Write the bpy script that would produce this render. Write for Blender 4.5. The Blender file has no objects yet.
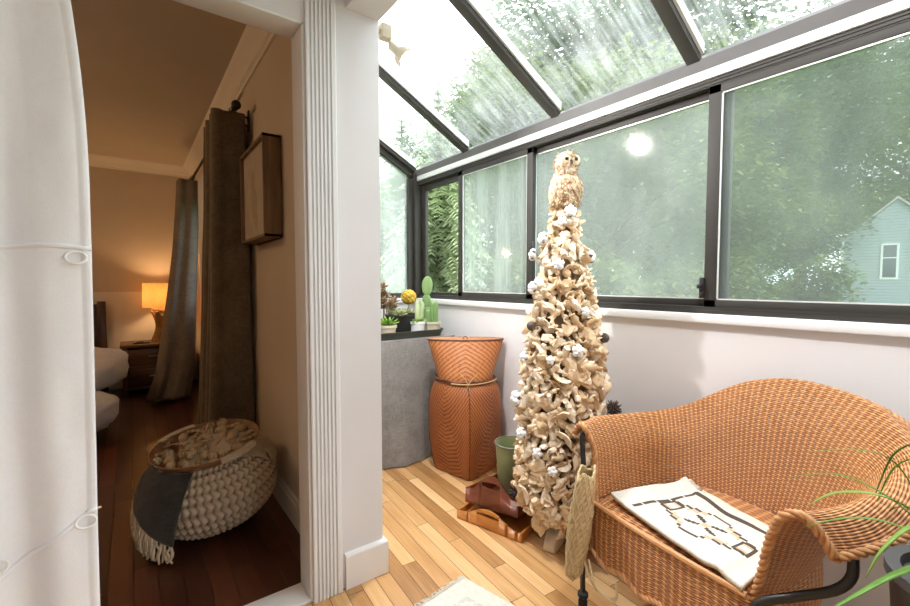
import bpy, bmesh, math, random
from mathutils import Vector, Matrix, noise as mnoise
PI = math.pi
COL = bpy.context.scene.collection
sin, cos = math.sin, math.cos

# ------------------------------------------------------------------ materials
class NT:
    def __init__(s, name):
        s.m = bpy.data.materials.new(name); s.m.use_nodes = True
        s.t = s.m.node_tree; s.n = s.t.nodes; s.l = s.t.links
        s.p = s.n['Principled BSDF']; s.out = s.n['Material Output']
    def add(s, typ, ins=None, **kw):
        nd = s.n.new(typ)
        for k, v in kw.items(): setattr(nd, k, v)
        for k, v in (ins or {}).items():
            if isinstance(v, bpy.types.NodeSocket): s.l.new(v, nd.inputs[k])
            else: nd.inputs[k].default_value = v
        return nd
    def math(s, op, a, b=0.0, c=0.0):
        nd = s.n.new('ShaderNodeMath'); nd.operation = op
        for i, v in enumerate((a, b, c)):
            if isinstance(v, bpy.types.NodeSocket): s.l.new(v, nd.inputs[i])
            else: nd.inputs[i].default_value = v
        return nd.outputs[0]
    def ramp(s, fac, stops):
        nd = s.n.new('ShaderNodeValToRGB'); s.l.new(fac, nd.inputs[0])
        e = nd.color_ramp.elements
        while len(e) < len(stops): e.new(0.5)
        for i, (p, c) in enumerate(stops):
            e[i].position = p; e[i].color = (*c, 1) if len(c) == 3 else c
        return nd.outputs[0]
    def mix(s, fac, a, b, mode='MIX'):
        nd = s.n.new('ShaderNodeMix'); nd.data_type = 'RGBA'; nd.blend_type = mode
        for i, v in ((0, fac), (6, a), (7, b)):
            if isinstance(v, bpy.types.NodeSocket): s.l.new(v, nd.inputs[i])
            else: nd.inputs[i].default_value = (*v, 1) if isinstance(v, tuple) and len(v) == 3 else v
        return nd.outputs[2]
    def coords(s, which='Object', scale=(1, 1, 1), rot=(0, 0, 0)):
        tc = s.n.new('ShaderNodeTexCoord')
        mp = s.add('ShaderNodeMapping', {'Scale': scale, 'Rotation': rot})
        s.l.new(tc.outputs[which], mp.inputs[0]); return mp.outputs[0]
    def noise(s, vec, scale, detail=4, rough=0.55):
        nd = s.add('ShaderNodeTexNoise', {'Vector': vec, 'Scale': scale, 'Detail': detail, 'Roughness': rough})
        return nd.outputs[0]
    def bump(s, h, strength=0.3, dist=0.01):
        b = s.add('ShaderNodeBump', {'Height': h, 'Strength': strength, 'Distance': dist})
        s.l.new(b.outputs[0], s.p.inputs['Normal'])
    def base(s, v):
        if isinstance(v, bpy.types.NodeSocket): s.l.new(v, s.p.inputs['Base Color'])
        else: s.p.inputs['Base Color'].default_value = (*v, 1)

def mat(name, c, rough=0.6, c2=None, scale=8.0, stretch=(1, 1, 1), bump=0.0, bscale=None, bdist=0.004,
        metal=0.0, sheen=0.0, spec=None, lo=0.35, hi=0.65, detail=4):
    t = NT(name); t.p.inputs['Roughness'].default_value = rough; t.p.inputs['Metallic'].default_value = metal
    if sheen: t.p.inputs['Sheen Weight'].default_value = sheen
    if spec is not None: t.p.inputs['Specular IOR Level'].default_value = spec
    v = t.coords('Object', stretch)
    if c2 is not None:
        t.base(t.ramp(t.noise(v, scale, detail), [(lo, c), (hi, c2)]))
    else: t.base(c)
    if bump: t.bump(t.noise(v, bscale or scale * 3, 3), bump, bdist)
    return t.m

def weave_fabric(name, c, c2, scale=350.0, strength=0.25, sheen=0.2):
    t = NT(name); t.p.inputs['Roughness'].default_value = 0.9; t.p.inputs['Sheen Weight'].default_value = sheen
    v = t.coords('Object')
    n1 = t.noise(v, 7, 4); n2 = t.noise(t.coords('Object', (1, 1, .12)), scale, 2); n3 = t.noise(t.coords('Object', (.12, .12, 1)), scale, 2)
    h = t.math('ADD', n2, n3)
    f = t.math('ADD', t.math('MULTIPLY', n1, .35), t.math('MULTIPLY', h, .34))
    t.base(t.ramp(f, [(.38, c), (.64, c2)])); t.bump(h, strength, .003)
    return t.m

def planks_mat(name, dark, mid, light, rough=.4, grain=1.0, coat=0.0):
    t = NT(name); t.p.inputs['Roughness'].default_value = rough
    t.p.inputs['Coat Weight'].default_value = coat
    at = t.add('ShaderNodeAttribute', attribute_name='tone')
    uv = t.n.new('ShaderNodeUVMap').outputs[0]
    g = t.noise(t.add('ShaderNodeMapping', {'Vector': uv, 'Scale': (2.2, 42, 1)}).outputs[0], 1.0, 6, .65)
    g2 = t.noise(t.add('ShaderNodeMapping', {'Vector': uv, 'Scale': (1.5, 9, 1)}).outputs[0], 1.0, 5, .6)
    f = t.math('ADD', t.math('MULTIPLY', at.outputs['Fac'], .42), t.math('ADD', t.math('MULTIPLY', g, .36 * grain), t.math('MULTIPLY', g2, .42)))
    t.base(t.ramp(f, [(.30, dark), (.55, mid), (.82, light)]))
    t.bump(g, .08, .002)
    return t.m

def wood_mat(name, c1, c2, scale=3.0, axis=0, rough=.45, coat=0.0):
    st = [14, 14, 14]; st[axis] = 1.0
    t = NT(name); t.p.inputs['Roughness'].default_value = rough; t.p.inputs['Coat Weight'].default_value = coat
    v = t.coords('Object', tuple(st))
    n = t.noise(v, scale, 5, .65); t.base(t.ramp(n, [(.32, c1), (.66, c2)])); t.bump(n, .1, .002)
    return t.m

def wicker_mat(name, gap, lo, hi, holes=False, strength=.9):
    t = NT(name); t.p.inputs['Roughness'].default_value = .48
    uv = t.n.new('ShaderNodeUVMap').outputs[0]
    sp = t.add('ShaderNodeSeparateXYZ', {0: uv}); u, v = sp.outputs[0], sp.outputs[1]
    row = t.math('FLOOR', v); fv = t.math('FRACT', v)
    prof = t.math('SINE', t.math('MULTIPLY', fv, PI))
    hu = t.math('COSINE', t.math('MULTIPLY', t.math('ADD', u, row), PI))
    st = t.math('ABSOLUTE', t.math('COSINE', t.math('MULTIPLY', u, PI)))      # 1 on a stake
    over = t.math('MULTIPLY_ADD', hu, .5, .5)
    h = t.math('MULTIPLY', prof, t.math('MULTIPLY_ADD', over, .6, .4))
    stake = t.math('POWER', st, 5.0)
    nz = t.noise(t.add('ShaderNodeMapping', {'Vector': uv, 'Scale': (.35, 1, 1)}).outputs[0], 1.0, 3)
    big = t.noise(t.coords('Object'), 6, 3)
    f = t.math('ADD', t.math('MULTIPLY', h, .62), t.math('ADD', t.math('MULTIPLY', nz, .34), t.math('MULTIPLY', big, .22)))
    f = t.math('ADD', f, t.math('MULTIPLY', stake, .30))
    col = t.ramp(f, [(.34, gap), (.62, lo), (1.0, hi)])  # stake highlights and under-strand shade are painted into this ramp
    t.base(col); t.bump(t.math('ADD', h, t.math('MULTIPLY', stake, .5)), strength, .004)
    if holes:
        nn = t.noise(uv, .9, 2)
        hole = t.math('MULTIPLY', t.math('LESS_THAN', h, .22), t.math('GREATER_THAN', nn, .56))
        hole = t.math('MULTIPLY', hole, t.math('LESS_THAN', stake, .25))
        tr = t.n.new('ShaderNodeBsdfTransparent')
        mx = t.add('ShaderNodeMixShader', {0: hole, 1: t.p.outputs[0], 2: tr.outputs[0]})
        t.l.new(mx.outputs[0], t.out.inputs[0])
    return t.m

def basket_mat(name):
    t = NT(name); t.p.inputs['Roughness'].default_value = .5
    uv = t.n.new('ShaderNodeUVMap').outputs[0]
    sp = t.add('ShaderNodeSeparateXYZ', {0: uv}); u, v = sp.outputs[0], sp.outputs[1]
    tri = t.math('ABSOLUTE', t.math('SUBTRACT', t.math('FRACT', u), .5))
    d = t.math('ADD', t.math('MULTIPLY', tri, 16.0), t.math('ADD', v, t.math('MULTIPLY', t.noise(uv, 3.0, 2), .9)))
    fr = t.math('FRACT', d); stripe = t.math('SINE', t.math('MULTIPLY', fr, PI))
    e = t.math('SUBTRACT', t.math('MULTIPLY', tri, 34.0), t.math('MULTIPLY', v, 2.6))
    cross = t.math('SINE', t.math('MULTIPLY', t.math('FRACT', e), PI))
    h = t.math('ADD', t.math('MULTIPLY', stripe, .7), t.math('MULTIPLY', cross, .3))
    big = t.noise(t.coords('Object'), 5, 4); nz = t.noise(uv, 14, 3)
    at = t.add('ShaderNodeAttribute', attribute_name='tone')
    f = t.math('ADD', t.math('MULTIPLY', h, .50), t.math('ADD', t.math('MULTIPLY', big, .32), t.math('MULTIPLY', nz, .2)))
    f = t.math('ADD', f, t.math('MULTIPLY', at.outputs['Fac'], .22))
    t.base(t.ramp(f, [(.30, (.055, .011, .003)), (.60, (.27, .068, .015)), (.98, (.54, .22, .065))]))
    t.bump(h, .6, .003); return t.m

def attr_mat(name, ramp, rough=.7, bump=0, bscale=60, nscale=9, trans=0.0, amp=.4):
    t = NT(name); t.p.inputs['Roughness'].default_value = rough
    at = t.add('ShaderNodeAttribute', attribute_name='tone')
    n = t.noise(t.coords('Object'), nscale, 4)
    f = t.math('ADD', t.math('MULTIPLY', at.outputs['Fac'], 1 - amp), t.math('MULTIPLY', n, amp))
    c = t.ramp(f, ramp); t.base(c)
    if bump: t.bump(t.noise(t.coords('Object'), bscale, 3), bump, .003)
    if trans:
        tl = t.add('ShaderNodeBsdfTranslucent', {0: c})
        mx = t.add('ShaderNodeMixShader', {0: trans, 1: t.p.outputs[0], 2: tl.outputs[0]})
        t.l.new(mx.outputs[0], t.out.inputs[0])
    return t.m

def glass_mat(name, haze, tint=(.9, .97, .94), scale=(1, 1, 1), nscale=2.0, lo=.35, hi=.7, hmin=.15, gloss=True, vary=1.0, streak=False, hcol=(.88, .93, .925)):
    t = NT(name); v = t.coords('Object', scale)
    n = t.noise(v, nscale, 6, .62)
    if streak:
        n2 = t.noise(t.coords('Object', (1.2, 1.2, 1.2)), 4.0, 5, .6)
        n = t.math('ADD', t.math('MULTIPLY', n, .62), t.math('MULTIPLY', n2, .38))
    r = t.add('ShaderNodeMapRange', {0: n, 1: lo, 2: hi, 3: hmin, 4: haze}).outputs[0]
    tr = t.add('ShaderNodeBsdfTransparent', {0: (*tint, 1)})
    tl = t.add('ShaderNodeBsdfTranslucent', {0: (*hcol, 1)})
    df = t.add('ShaderNodeBsdfDiffuse', {0: (*hcol, 1)})
    hz = t.add('ShaderNodeMixShader', {0: .25, 1: tl.outputs[0], 2: df.outputs[0]})
    mx = t.add('ShaderNodeMixShader', {0: r, 1: tr.outputs[0], 2: hz.outputs[0]})
    last = mx
    if gloss:
        fr = t.add('ShaderNodeFresnel', {0: 1.45}); geo = t.n.new('ShaderNodeNewGeometry')
        ff = t.math('MULTIPLY', fr.outputs[0], t.math('SUBTRACT', 1.0, geo.outputs['Backfacing']))
        gl = t.add('ShaderNodeBsdfGlossy', {'Roughness': .09})
        last = t.add('ShaderNodeMixShader', {0: ff, 1: mx.outputs[0], 2: gl.outputs[0]})
    t.l.new(last.outputs[0], t.out.inputs[0]); t.n.remove(t.p)
    return t.m

def emit_mat(name, c, s):
    t = NT(name); t.p.inputs['Emission Color'].default_value = (*c, 1); t.p.inputs['Emission Strength'].default_value = s
    t.base(c); return t.m

M = {}
M['white'] = mat('white paint', (.78, .785, .80), .5, (.76, .765, .78), 3)
M['wall'] = mat('sunroom wall paint', (.73, .725, .75), .6, (.69, .685, .71), 2, bump=.04, bscale=80)
M['bedwall'] = mat('bedroom wall paint', (.60, .51, .40), .7, (.56, .47, .365), 2, bump=.03, bscale=80)
M['bedceil'] = mat('bedroom ceiling paint', (.60, .52, .42), .75, (.57, .49, .39), 1.5)
M['bedtrim'] = mat('bedroom trim paint', (.74, .68, .58), .5)
M['bronze'] = mat('bronze aluminium', (.04, .037, .033), .6, (.034, .031, .028), 6, spec=.3)
M['rafter'] = mat('grey brown aluminium', (.05, .046, .04), .55, (.042, .039, .034), 6, spec=.3)
M['greyal'] = mat('grey aluminium', (.13, .13, .13), .5, (.115, .115, .118), 6)
M['silver'] = mat('pale aluminium strip', (.72, .73, .72), .4, metal=.2)
M['black'] = mat('black painted steel', (.012, .012, .014), .35, spec=.6)
M['rubber'] = mat('black rubber', (.015, .015, .015), .7)
M['floor'] = planks_mat('light oak planks', (.26, .115, .034), (.53, .285, .11), (.76, .50, .25), .33, coat=.15)
M['bedfloor'] = planks_mat('dark cherry planks', (.022, .006, .003), (.06, .016, .007), (.12, .036, .015), .32, coat=.25)
M['linen'] = weave_fabric('white linen', (.73, .74, .78), (.79, .80, .84), 700, .08)
M['linen_tr'] = M['linen']
M['browncurt'] = weave_fabric('brown linen', (.085, .062, .036), (.185, .14, .085), 260, .3)
M['greycurt'] = weave_fabric('grey brown linen', (.16, .128, .098), (.28, .235, .19), 260, .2)
M['sheer'] = weave_fabric('white sheer cloth', (.75, .75, .72), (.85, .85, .82), 300, .1)
M['greycloth'] = weave_fabric('grey linen cloth', (.16, .155, .15), (.29, .282, .272), 220, .3)
M['charcoal'] = weave_fabric('charcoal wool', (.018, .0165, .015), (.042, .039, .036), 150, .4)
M['tanwool'] = weave_fabric('tan wool', (.35, .27, .18), (.5, .4, .28), 150, .4)
M['fringe'] = mat('cream wool fringe', (.55, .44, .30), .9, (.66, .55, .40), 20)
M['bedding'] = weave_fabric('white bedding', (.66, .69, .76), (.80, .83, .9), 120, .1)
M['knit'] = attr_mat('knitted taupe cotton rope', [(.2, (.12, .08, .045)), (.5, (.47, .36, .25)), (.9, (.62, .50, .37))], .9, .4, 160, 40, amp=.3)
M['wicker'] = wicker_mat('honey wicker', (.12, .036, .010), (.47, .19, .064), (.76, .40, .17), holes=True)
M['wickerapron'] = wicker_mat('honey wicker apron', (.10, .03, .009), (.45, .18, .06), (.74, .385, .16))
M['braid'] = attr_mat('braided wicker', [(.1, (.32, .125, .042)), (.9, (.68, .36, .155))], .45, .3, 90, 30)
M['basket'] = basket_mat('herringbone bamboo')
M['basketrim'] = mat('dark cane', (.07, .02, .008), .5, (.14, .05, .018), 20)
M['cane'] = mat('pale cane', (.42, .22, .09), .5, (.32, .15, .05), 30)
M['cordbrown'] = mat('tan cord', (.45, .28, .13), .7)
M['traypine'] = wood_mat('honey pine', (.42, .15, .03), (.60, .25, .06), 2.0, 1, .35, .3)
M['traymahog'] = wood_mat('red mahogany', (.105, .022, .008), (.19, .045, .016), 2.0, 1, .32, .4)
M['green'] = mat('sage green enamel', (.24, .28, .13), .42, (.30, .33, .17), 6, bump=.05)
M['rim'] = mat('worn tin', (.30, .29, .24), .45, (.16, .15, .11), 30, metal=.5)
M['drift'] = attr_mat('cream driftwood', [(.08, (.38, .24, .12)), (.34, (.66, .48, .29)), (.62, (.84, .69, .50)), (.9, (.90, .83, .72))], .75, .45, 70, 22, amp=.42)
M['driftpale'] = mat('pale wood', (.72, .62, .48), .7, (.6, .5, .37), 14, (1, 1, .2), .2)
M['core'] = mat('tree core', (.28, .18, .10), .9, (.14, .09, .05), 16)
M['cotton'] = mat('cotton', (.88, .87, .85), .95, (.80, .79, .78), 30, bump=.5, bscale=60, bdist=.004, sheen=.4)
M['husk'] = mat('dark husk', (.05, .035, .028), .8, (.14, .10, .08), 30)
M['owl'] = attr_mat('owl plumage', [(.0, (.16, .085, .04)), (.38, (.48, .32, .19)), (.68, (.80, .66, .47)), (1, (.88, .78, .63))], .9, .5, 90, 26, amp=.35)
M['owlpale'] = attr_mat('owl face plumage', [(.0, (.5, .36, .22)), (.5, (.78, .62, .43)), (1, (.86, .74, .58))], .9, .5, 90, 30)
M['eye'] = mat('black bead', (.015, .012, .01), .15)
M['beak'] = mat('dark horn', (.07, .05, .035), .4)
M['shell'] = attr_mat('seashell', [(0, (.12, .06, .025)), (.4, (.30, .19, .095)), (.8, (.50, .37, .22)), (1, (.60, .49, .34))], .5, .25, 60, 24)
M['traywood'] = wood_mat('tray wood', (.16, .075, .03), (.30, .16, .07), 3, 0, .5)
M['wraptape'] = weave_fabric('pale woven tape', (.42, .33, .21), (.6, .5, .36), 200, .4)
M['headb'] = wood_mat('dark walnut', (.035, .014, .007), (.095, .04, .018), 2.2, 2, .4, .1)
M['walnut'] = wood_mat('reddish walnut', (.05, .018, .008), (.15, .06, .024), 2.2, 0, .38, .2)
M['frameW'] = wood_mat('brown frame wood', (.12, .066, .03), (.24, .145, .07), 2.5, 2, .5)
M['paper'] = mat('off white print paper', (.5, .43, .33), .8, (.42, .35, .26), 9)
M['ink'] = mat('faded print', (.36, .29, .21), .8, (.40, .33, .24), 20)
M['pewter'] = mat('pewter handle', (.55, .55, .55), .3, metal=.9)
M['ironrod'] = mat('black iron', (.02, .017, .015), .45, metal=.3)
M['lampwood'] = wood_mat('golden lamp wood', (.30, .15, .045), (.5, .28, .1), 3, 2, .5)
M['phone'] = mat('dark plastic', (.02, .02, .022), .3)
M['spotplastic'] = mat('cream plastic', (.50, .42, .30), .4, (.46, .38, .27), 12)
M['soil'] = mat('potting soil', (.03, .022, .015), .95, (.07, .05, .035), 60, bump=.5)
M['potblack'] = mat('black plastic pot', (.02, .02, .022), .45)
M['potwhite'] = mat('white glazed pot', (.82, .82, .84), .3)
M['potcream'] = mat('speckled cream pot', (.58, .55, .42), .5, (.50, .47, .35), 60)
M['potbeige'] = mat('beige clay pot', (.62, .55, .42), .6, (.55, .48, .36), 25)
M['traydark'] = mat('dark olive tray', (.045, .05, .04), .4, (.06, .065, .05), 8)
M['cactus'] = attr_mat('cactus skin', [(0, (.09, .2, .06)), (1, (.3, .45, .18))], .6, .2, 80, 20)
M['cactuspale'] = attr_mat('pale spiny cactus', [(0, (.2, .3, .12)), (1, (.52, .58, .36))], .8, .5, 150, 60)
M['succ'] = attr_mat('succulent leaves', [(0, (.14, .17, .08)), (.5, (.38, .42, .22)), (1, (.55, .45, .33))], .55)
M['succpink'] = attr_mat('rusty succulent leaves', [(0, (.10, .06, .04)), (.5, (.36, .24, .14)), (1, (.66, .55, .38))], .55)
M['yellow'] = attr_mat('golden petals', [(0, (.30, .16, .01)), (1, (.85, .55, .06))], .6)
M['lime'] = attr_mat('lime leaves', [(0, (.14, .30, .03)), (1, (.42, .62, .12))], .5, trans=.25)
M['spider'] = attr_mat('spider plant leaf', [(0, (.05, .17, .03)), (.5, (.17, .36, .06)), (1, (.42, .58, .14))], .4, trans=.3)
M['blackpot'] = mat('black brown planter', (.022, .018, .016), .45, (.035, .026, .022), 9)
M['stone'] = mat('grey planter lip', (.055, .055, .058), .5)
M['cable'] = mat('white cord', (.8, .8, .78), .4)
M['straw'] = attr_mat('woven straw', [(0, (.26, .17, .075)), (.5, (.52, .39, .21)), (1, (.70, .57, .36))], .8, .5, 120, 40)
M['rugw'] = attr_mat('cream woven wool', [(0, (.52, .48, .41)), (1, (.74, .71, .645))], .95, .5, 260, 120, amp=.6)
M['rugk'] = attr_mat('black brown wool', [(0, (.03, .022, .018)), (1, (.10, .075, .06))], .95, .5, 260, 120, amp=.6)
M['rugt'] = attr_mat('tan wool', [(0, (.42, .30, .19)), (1, (.62, .48, .33))], .95, .5, 260, 120, amp=.6)
M['rugline'] = attr_mat('pale grey wool', [(0, (.42, .43, .40)), (1, (.58, .58, .54))], .95, .5, 260, 120, amp=.6)
M['bulbwarm'] = emit_mat('warm bulb', (1, .62, .30), 30)
M['bulbspot'] = emit_mat('spot bulb', (1, .74, .46), 22)
M['bulbsconce'] = emit_mat('sconce bulb', (1, .72, .42), 60)
M['grass'] = mat('lawn', (.12, .22, .06), .9, (.20, .31, .10), 1.2)
M['bark'] = mat('bark', (.09, .06, .04), .9, (.16, .12, .085), 12, (1, 1, .2), .5)
M['leafA'] = attr_mat('bright leaves', [(0, (.06, .10, .03)), (.5, (.18, .235, .075)), (1, (.37, .41, .14))], .55, trans=.35, nscale=.7, amp=.45)
M['leafB'] = attr_mat('mid green leaves', [(0, (.04, .08, .035)), (.5, (.105, .165, .075)), (1, (.22, .28, .125))], .55, trans=.3, nscale=.7, amp=.45)
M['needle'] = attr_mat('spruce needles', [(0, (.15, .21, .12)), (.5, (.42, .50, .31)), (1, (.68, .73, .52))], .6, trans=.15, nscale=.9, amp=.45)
M['siding'] = None
M['roofsh'] = mat('pale shingles', (.36, .34, .33), .85, (.46, .43, .41), 3)
M['sidetrim'] = mat('white house trim', (.75, .77, .78), .6)
M['housepane'] = mat('dark house pane', (.06, .08, .09), .1)
def siding():
    t = NT('grey blue clapboard'); t.p.inputs['Roughness'].default_value = .7
    sp = t.add('ShaderNodeSeparateXYZ', {0: t.coords('Object')})
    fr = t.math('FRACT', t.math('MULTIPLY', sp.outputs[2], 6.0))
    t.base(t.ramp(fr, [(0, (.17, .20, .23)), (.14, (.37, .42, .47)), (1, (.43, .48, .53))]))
    t.bump(fr, .6, .05); return t.m
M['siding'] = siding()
def shade_mat():
    t = NT('cream lamp shade cloth'); t.base((.8, .62, .36)); t.p.inputs['Roughness'].default_value = .9
    n = t.noise(t.coords('Object', (40, 40, 160)), 1.0, 2)
    c = t.ramp(n, [(.3, (.74, .56, .32)), (.7, (.88, .72, .46))])
    t.base(c); tl = t.add('ShaderNodeBsdfTranslucent', {0: c})
    mx = t.add('ShaderNodeMixShader', {0: .6, 1: t.p.outputs[0], 2: tl.outputs[0]}); t.l.new(mx.outputs[0], t.out.inputs[0]); return t.m
M['shade'] = shade_mat()
M['pane'] = glass_mat('fogged pane', .105, (.66, .70, .695), (1, 1, .45), 2.4, .30, .72, .045)
M['paneM'] = glass_mat('misted middle pane', .20, (.70, .73, .725), (1, 1, .45), 2.2, .30, .72, .09)
M['paneB'] = glass_mat('heavily fogged pane', .26, (.70, .74, .73), (3, 3, .2), 2.0, .34, .64, .12)
M['paneE'] = glass_mat('fogged end pane', .32, (.72, .77, .77), (1, 1, .45), 2.4, .32, .66, .18)
M['roofpane'] = glass_mat('wet roof glass', .15, (.75, .775, .775), (2.2, 26, 2.2), 1.6, .38, .62, .012, streak=True)
M['bedpane'] = glass_mat('bedroom window glass', .06, (.66, .70, .74), hmin=.02)

# ------------------------------------------------------------------ mesh helpers
class MB:
    """collects shapes and links them as one mesh object"""
    def __init__(s): s.v = []; s.f = []; s.m = []; s.uv = []; s.t = []; s.cm = 0; s.ct = .5
    def face(s, idx, uv=None):
        s.f.append(tuple(idx)); s.m.append(s.cm); s.uv.append(uv); s.t.append(s.ct)
    def vs(s, pts):
        b = len(s.v); s.v += [tuple(p) for p in pts]; return b
    def box(s, x0, x1, y0, y1, z0, z1, xf=None):
        p = [(x, y, z) for z in (z0, z1) for x, y in ((x0, y0), (x1, y0), (x1, y1), (x0, y1))]
        if xf: p = [xf(Vector(q)) for q in p]
        b = s.vs(p)
        for q in ((3, 2, 1, 0), (4, 5, 6, 7), (0, 1, 5, 4), (1, 2, 6, 5), (2, 3, 7, 6), (3, 0, 4, 7)): s.face([b + i for i in q])
        return s
    def loft(s, rings, closed=True, cap0=True, cap1=True, uvs=None):
        n = len(rings[0]); b = s.vs([p for r in rings for p in r])
        for i in range(len(rings) - 1):
            for j in range(n if closed else n - 1):
                k = (j + 1) % n
                uv = None
                if uvs: uv = [uvs(i, j), uvs(i, j + 1), uvs(i + 1, j + 1), uvs(i + 1, j)]
                s.face((b + i * n + j, b + i * n + k, b + (i + 1) * n + k, b + (i + 1) * n + j), uv)
        if closed and cap0: s.face([b + j for j in range(n)][::-1])
        if closed and cap1: s.face([b + (len(rings) - 1) * n + j for j in range(n)])
        return s
    def lathe(s, prof, c=(0, 0, 0), n=24, sx=1, sy=1, xf=None, cap=True, uvs=None):
        rings = []
        for r, z in prof:
            pts = [(c[0] + r * sx * cos(2 * PI * j / n), c[1] + r * sy * sin(2 * PI * j / n), c[2] + z) for j in range(n)]
            if xf: pts = [xf(Vector(p)) for p in pts]
            rings.append(pts)
        return s.loft(rings, True, cap, cap, uvs)
    def tube(s, pts, r, n=8, cap=True, squash=None):
        pts = [Vector(p) for p in pts]; N = len(pts)
        rr = r if isinstance(r, (list, tuple)) else [r] * N
        T = [(pts[min(i + 1, N - 1)] - pts[max(i - 1, 0)]).normalized() for i in range(N)]
        a = Vector((0, 0, 1)) if abs(T[0].z) < .9 else Vector((1, 0, 0))
        nrm = (a - T[0] * a.dot(T[0])).normalized(); rings = []
        for i in range(N):
            nrm = (nrm - T[i] * nrm.dot(T[i])).normalized(); bi = T[i].cross(nrm)
            k = squash or (1, 1)
            rings.append([pts[i] + (nrm * cos(2 * PI * j / n) * k[0] + bi * sin(2 * PI * j / n) * k[1]) * rr[i] for j in range(n)])
        return s.loft(rings, True, cap, cap)
    def prism(s, poly, fn0, fn1):
        """poly: 2D outline; fn0/fn1 map (u,v) to the two end faces"""
        return s.loft([[fn0(u, v) for u, v in poly], [fn1(u, v) for u, v in poly]])
    def grid(s, fn, nu, nv, uvf=None, tone=None, matf=None):
        b = s.vs([fn(i / nu, j / nv) for j in range(nv + 1) for i in range(nu + 1)])
        for j in range(nv):
            for i in range(nu):
                uv = None
                if uvf: uv = [uvf(i / nu, j / nv), uvf((i + 1) / nu, j / nv), uvf((i + 1) / nu, (j + 1) / nv), uvf(i / nu, (j + 1) / nv)]
                if tone: s.ct = tone(i, j)
                if matf: s.cm = matf(i, j)
                q = b + j * (nu + 1) + i
                s.face((q, q + 1, q + nu + 2, q + nu + 1), uv)
        return s
    def sphere(s, c, r, nu=14, nv=8, fn=None):
        c = Vector(c); r = Vector(r) if isinstance(r, (tuple, list, Vector)) else Vector((r, r, r))
        rings = []
        for j in range(nv + 1):
            th = .02 + (PI - .04) * j / nv
            ring = []
            for i in range(nu):
                ph = 2 * PI * i / nu
                d = Vector((sin(th) * cos(ph), sin(th) * sin(ph), -cos(th)))
                k = fn(d) if fn else 1
                ring.append(c + Vector((d.x * r.x, d.y * r.y, d.z * r.z)) * k)
            rings.append(ring)
        return s.loft(rings)
    def data(s, name, mats, smooth=40, bevel=0, origin=(0, 0, 0), seg=2, merge=False):
        me = bpy.data.meshes.new(name)
        o = Vector(origin)
        me.from_pydata([Vector(p) - o for p in s.v], [], s.f)
        mats = mats if isinstance(mats, (list, tuple)) else [mats]
        for m in mats: me.materials.append(m)
        for p, mi in zip(me.polygons, s.m): p.material_index = mi
        if any(u is not None for u in s.uv):
            l = me.uv_layers.new(name='UVMap'); k = 0; flat = []
            for f, u in zip(s.f, s.uv):
                for i in range(len(f)): flat += list(u[i]) if u else [0, 0]
            l.data.foreach_set('uv', flat)
        a = me.attributes.new('tone', 'FLOAT', 'FACE'); a.data.foreach_set('value', s.t)
        bm = bmesh.new(); bm.from_mesh(me)
        if merge: bmesh.ops.remove_doubles(bm, verts=bm.verts, dist=1e-5)
        bmesh.ops.recalc_face_normals(bm, faces=bm.faces)
        if bevel:
            bmesh.ops.bevel(bm, geom=[e for e in bm.edges if len(e.link_faces) == 2 and e.calc_face_angle(0) > .5], offset=bevel, segments=seg, affect='EDGES', profile=.5, clamp_overlap=True)
        th = math.radians(smooth)
        for f in bm.faces: f.smooth = smooth > 0
        for e in bm.edges:
            if len(e.link_faces) == 2 and e.calc_face_angle(0) > th: e.smooth = False
        bm.to_mesh(me); bm.free(); me.update()
        return me
    def build(s, name, mats, parent=None, loc=None, **kw):
        """world-space geometry; the object's origin sits at loc (default: the parent's, else the geometry's base centre)"""
        if loc is None:
            if parent is not None: loc = parent.matrix_world.translation if parent.parent is None else parent['_w']
            else:
                xs = [p[0] for p in s.v]; ys = [p[1] for p in s.v]; zs = [p[2] for p in s.v]
                loc = ((min(xs) + max(xs)) / 2, (min(ys) + max(ys)) / 2, min(zs))
        loc = Vector(loc)
        ob = bpy.data.objects.new(name, s.data(name, mats, origin=loc, **kw)); COL.objects.link(ob)
        if parent is not None:
            ob.parent = parent; ob.location = loc - WL[parent.name]
        else: ob.location = loc
        WL[ob.name] = loc
        return ob
WL = {}
def _build(s, name, mats, parent=None, loc=None, **kw):
    if loc is None and parent is not None: loc = WL[parent.name]
    return MB._b(s, name, mats, parent, loc, **kw)
MB._b = MB.build; MB.build = _build

def thing(name, loc, label, cat, group=None):
    o = bpy.data.objects.new(name, None); o.empty_display_size = .05; COL.objects.link(o); o.location = loc
    WL[o.name] = Vector(loc); return tag(o, label, cat, group)
def tag(o, label=None, cat=None, group=None, kind=None):
    if label: o['label'] = label
    if cat: o['category'] = cat
    if group: o['group'] = group
    if kind: o['kind'] = kind
    return o
def struct(name, mb, mats, parent=None, **kw):
    o = mb.build(name, mats, parent, **kw)
    if parent is None: o['kind'] = 'structure'
    return o
def instance(me, name, parent, loc, rot=None, scale=1.0):
    o = bpy.data.objects.new(name, me); COL.objects.link(o)
    if parent is not None: o.parent = parent; o.location = Vector(loc) - WL[parent.name]
    else: o.location = loc
    if rot is not None:
        if isinstance(rot, Matrix): o.rotation_euler = rot.to_euler()
        else: o.rotation_euler = rot
    o.scale = (scale,) * 3 if not isinstance(scale, (tuple, list, Vector)) else scale
    return o
def copy_tree(o, parent=None):
    c = o.copy(); COL.objects.link(c)
    if parent is not None: c.parent = parent
    WL[c.name] = WL.get(o.name, Vector(o.location))
    for ch in list(o.children): copy_tree(ch, c)
    return c
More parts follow.
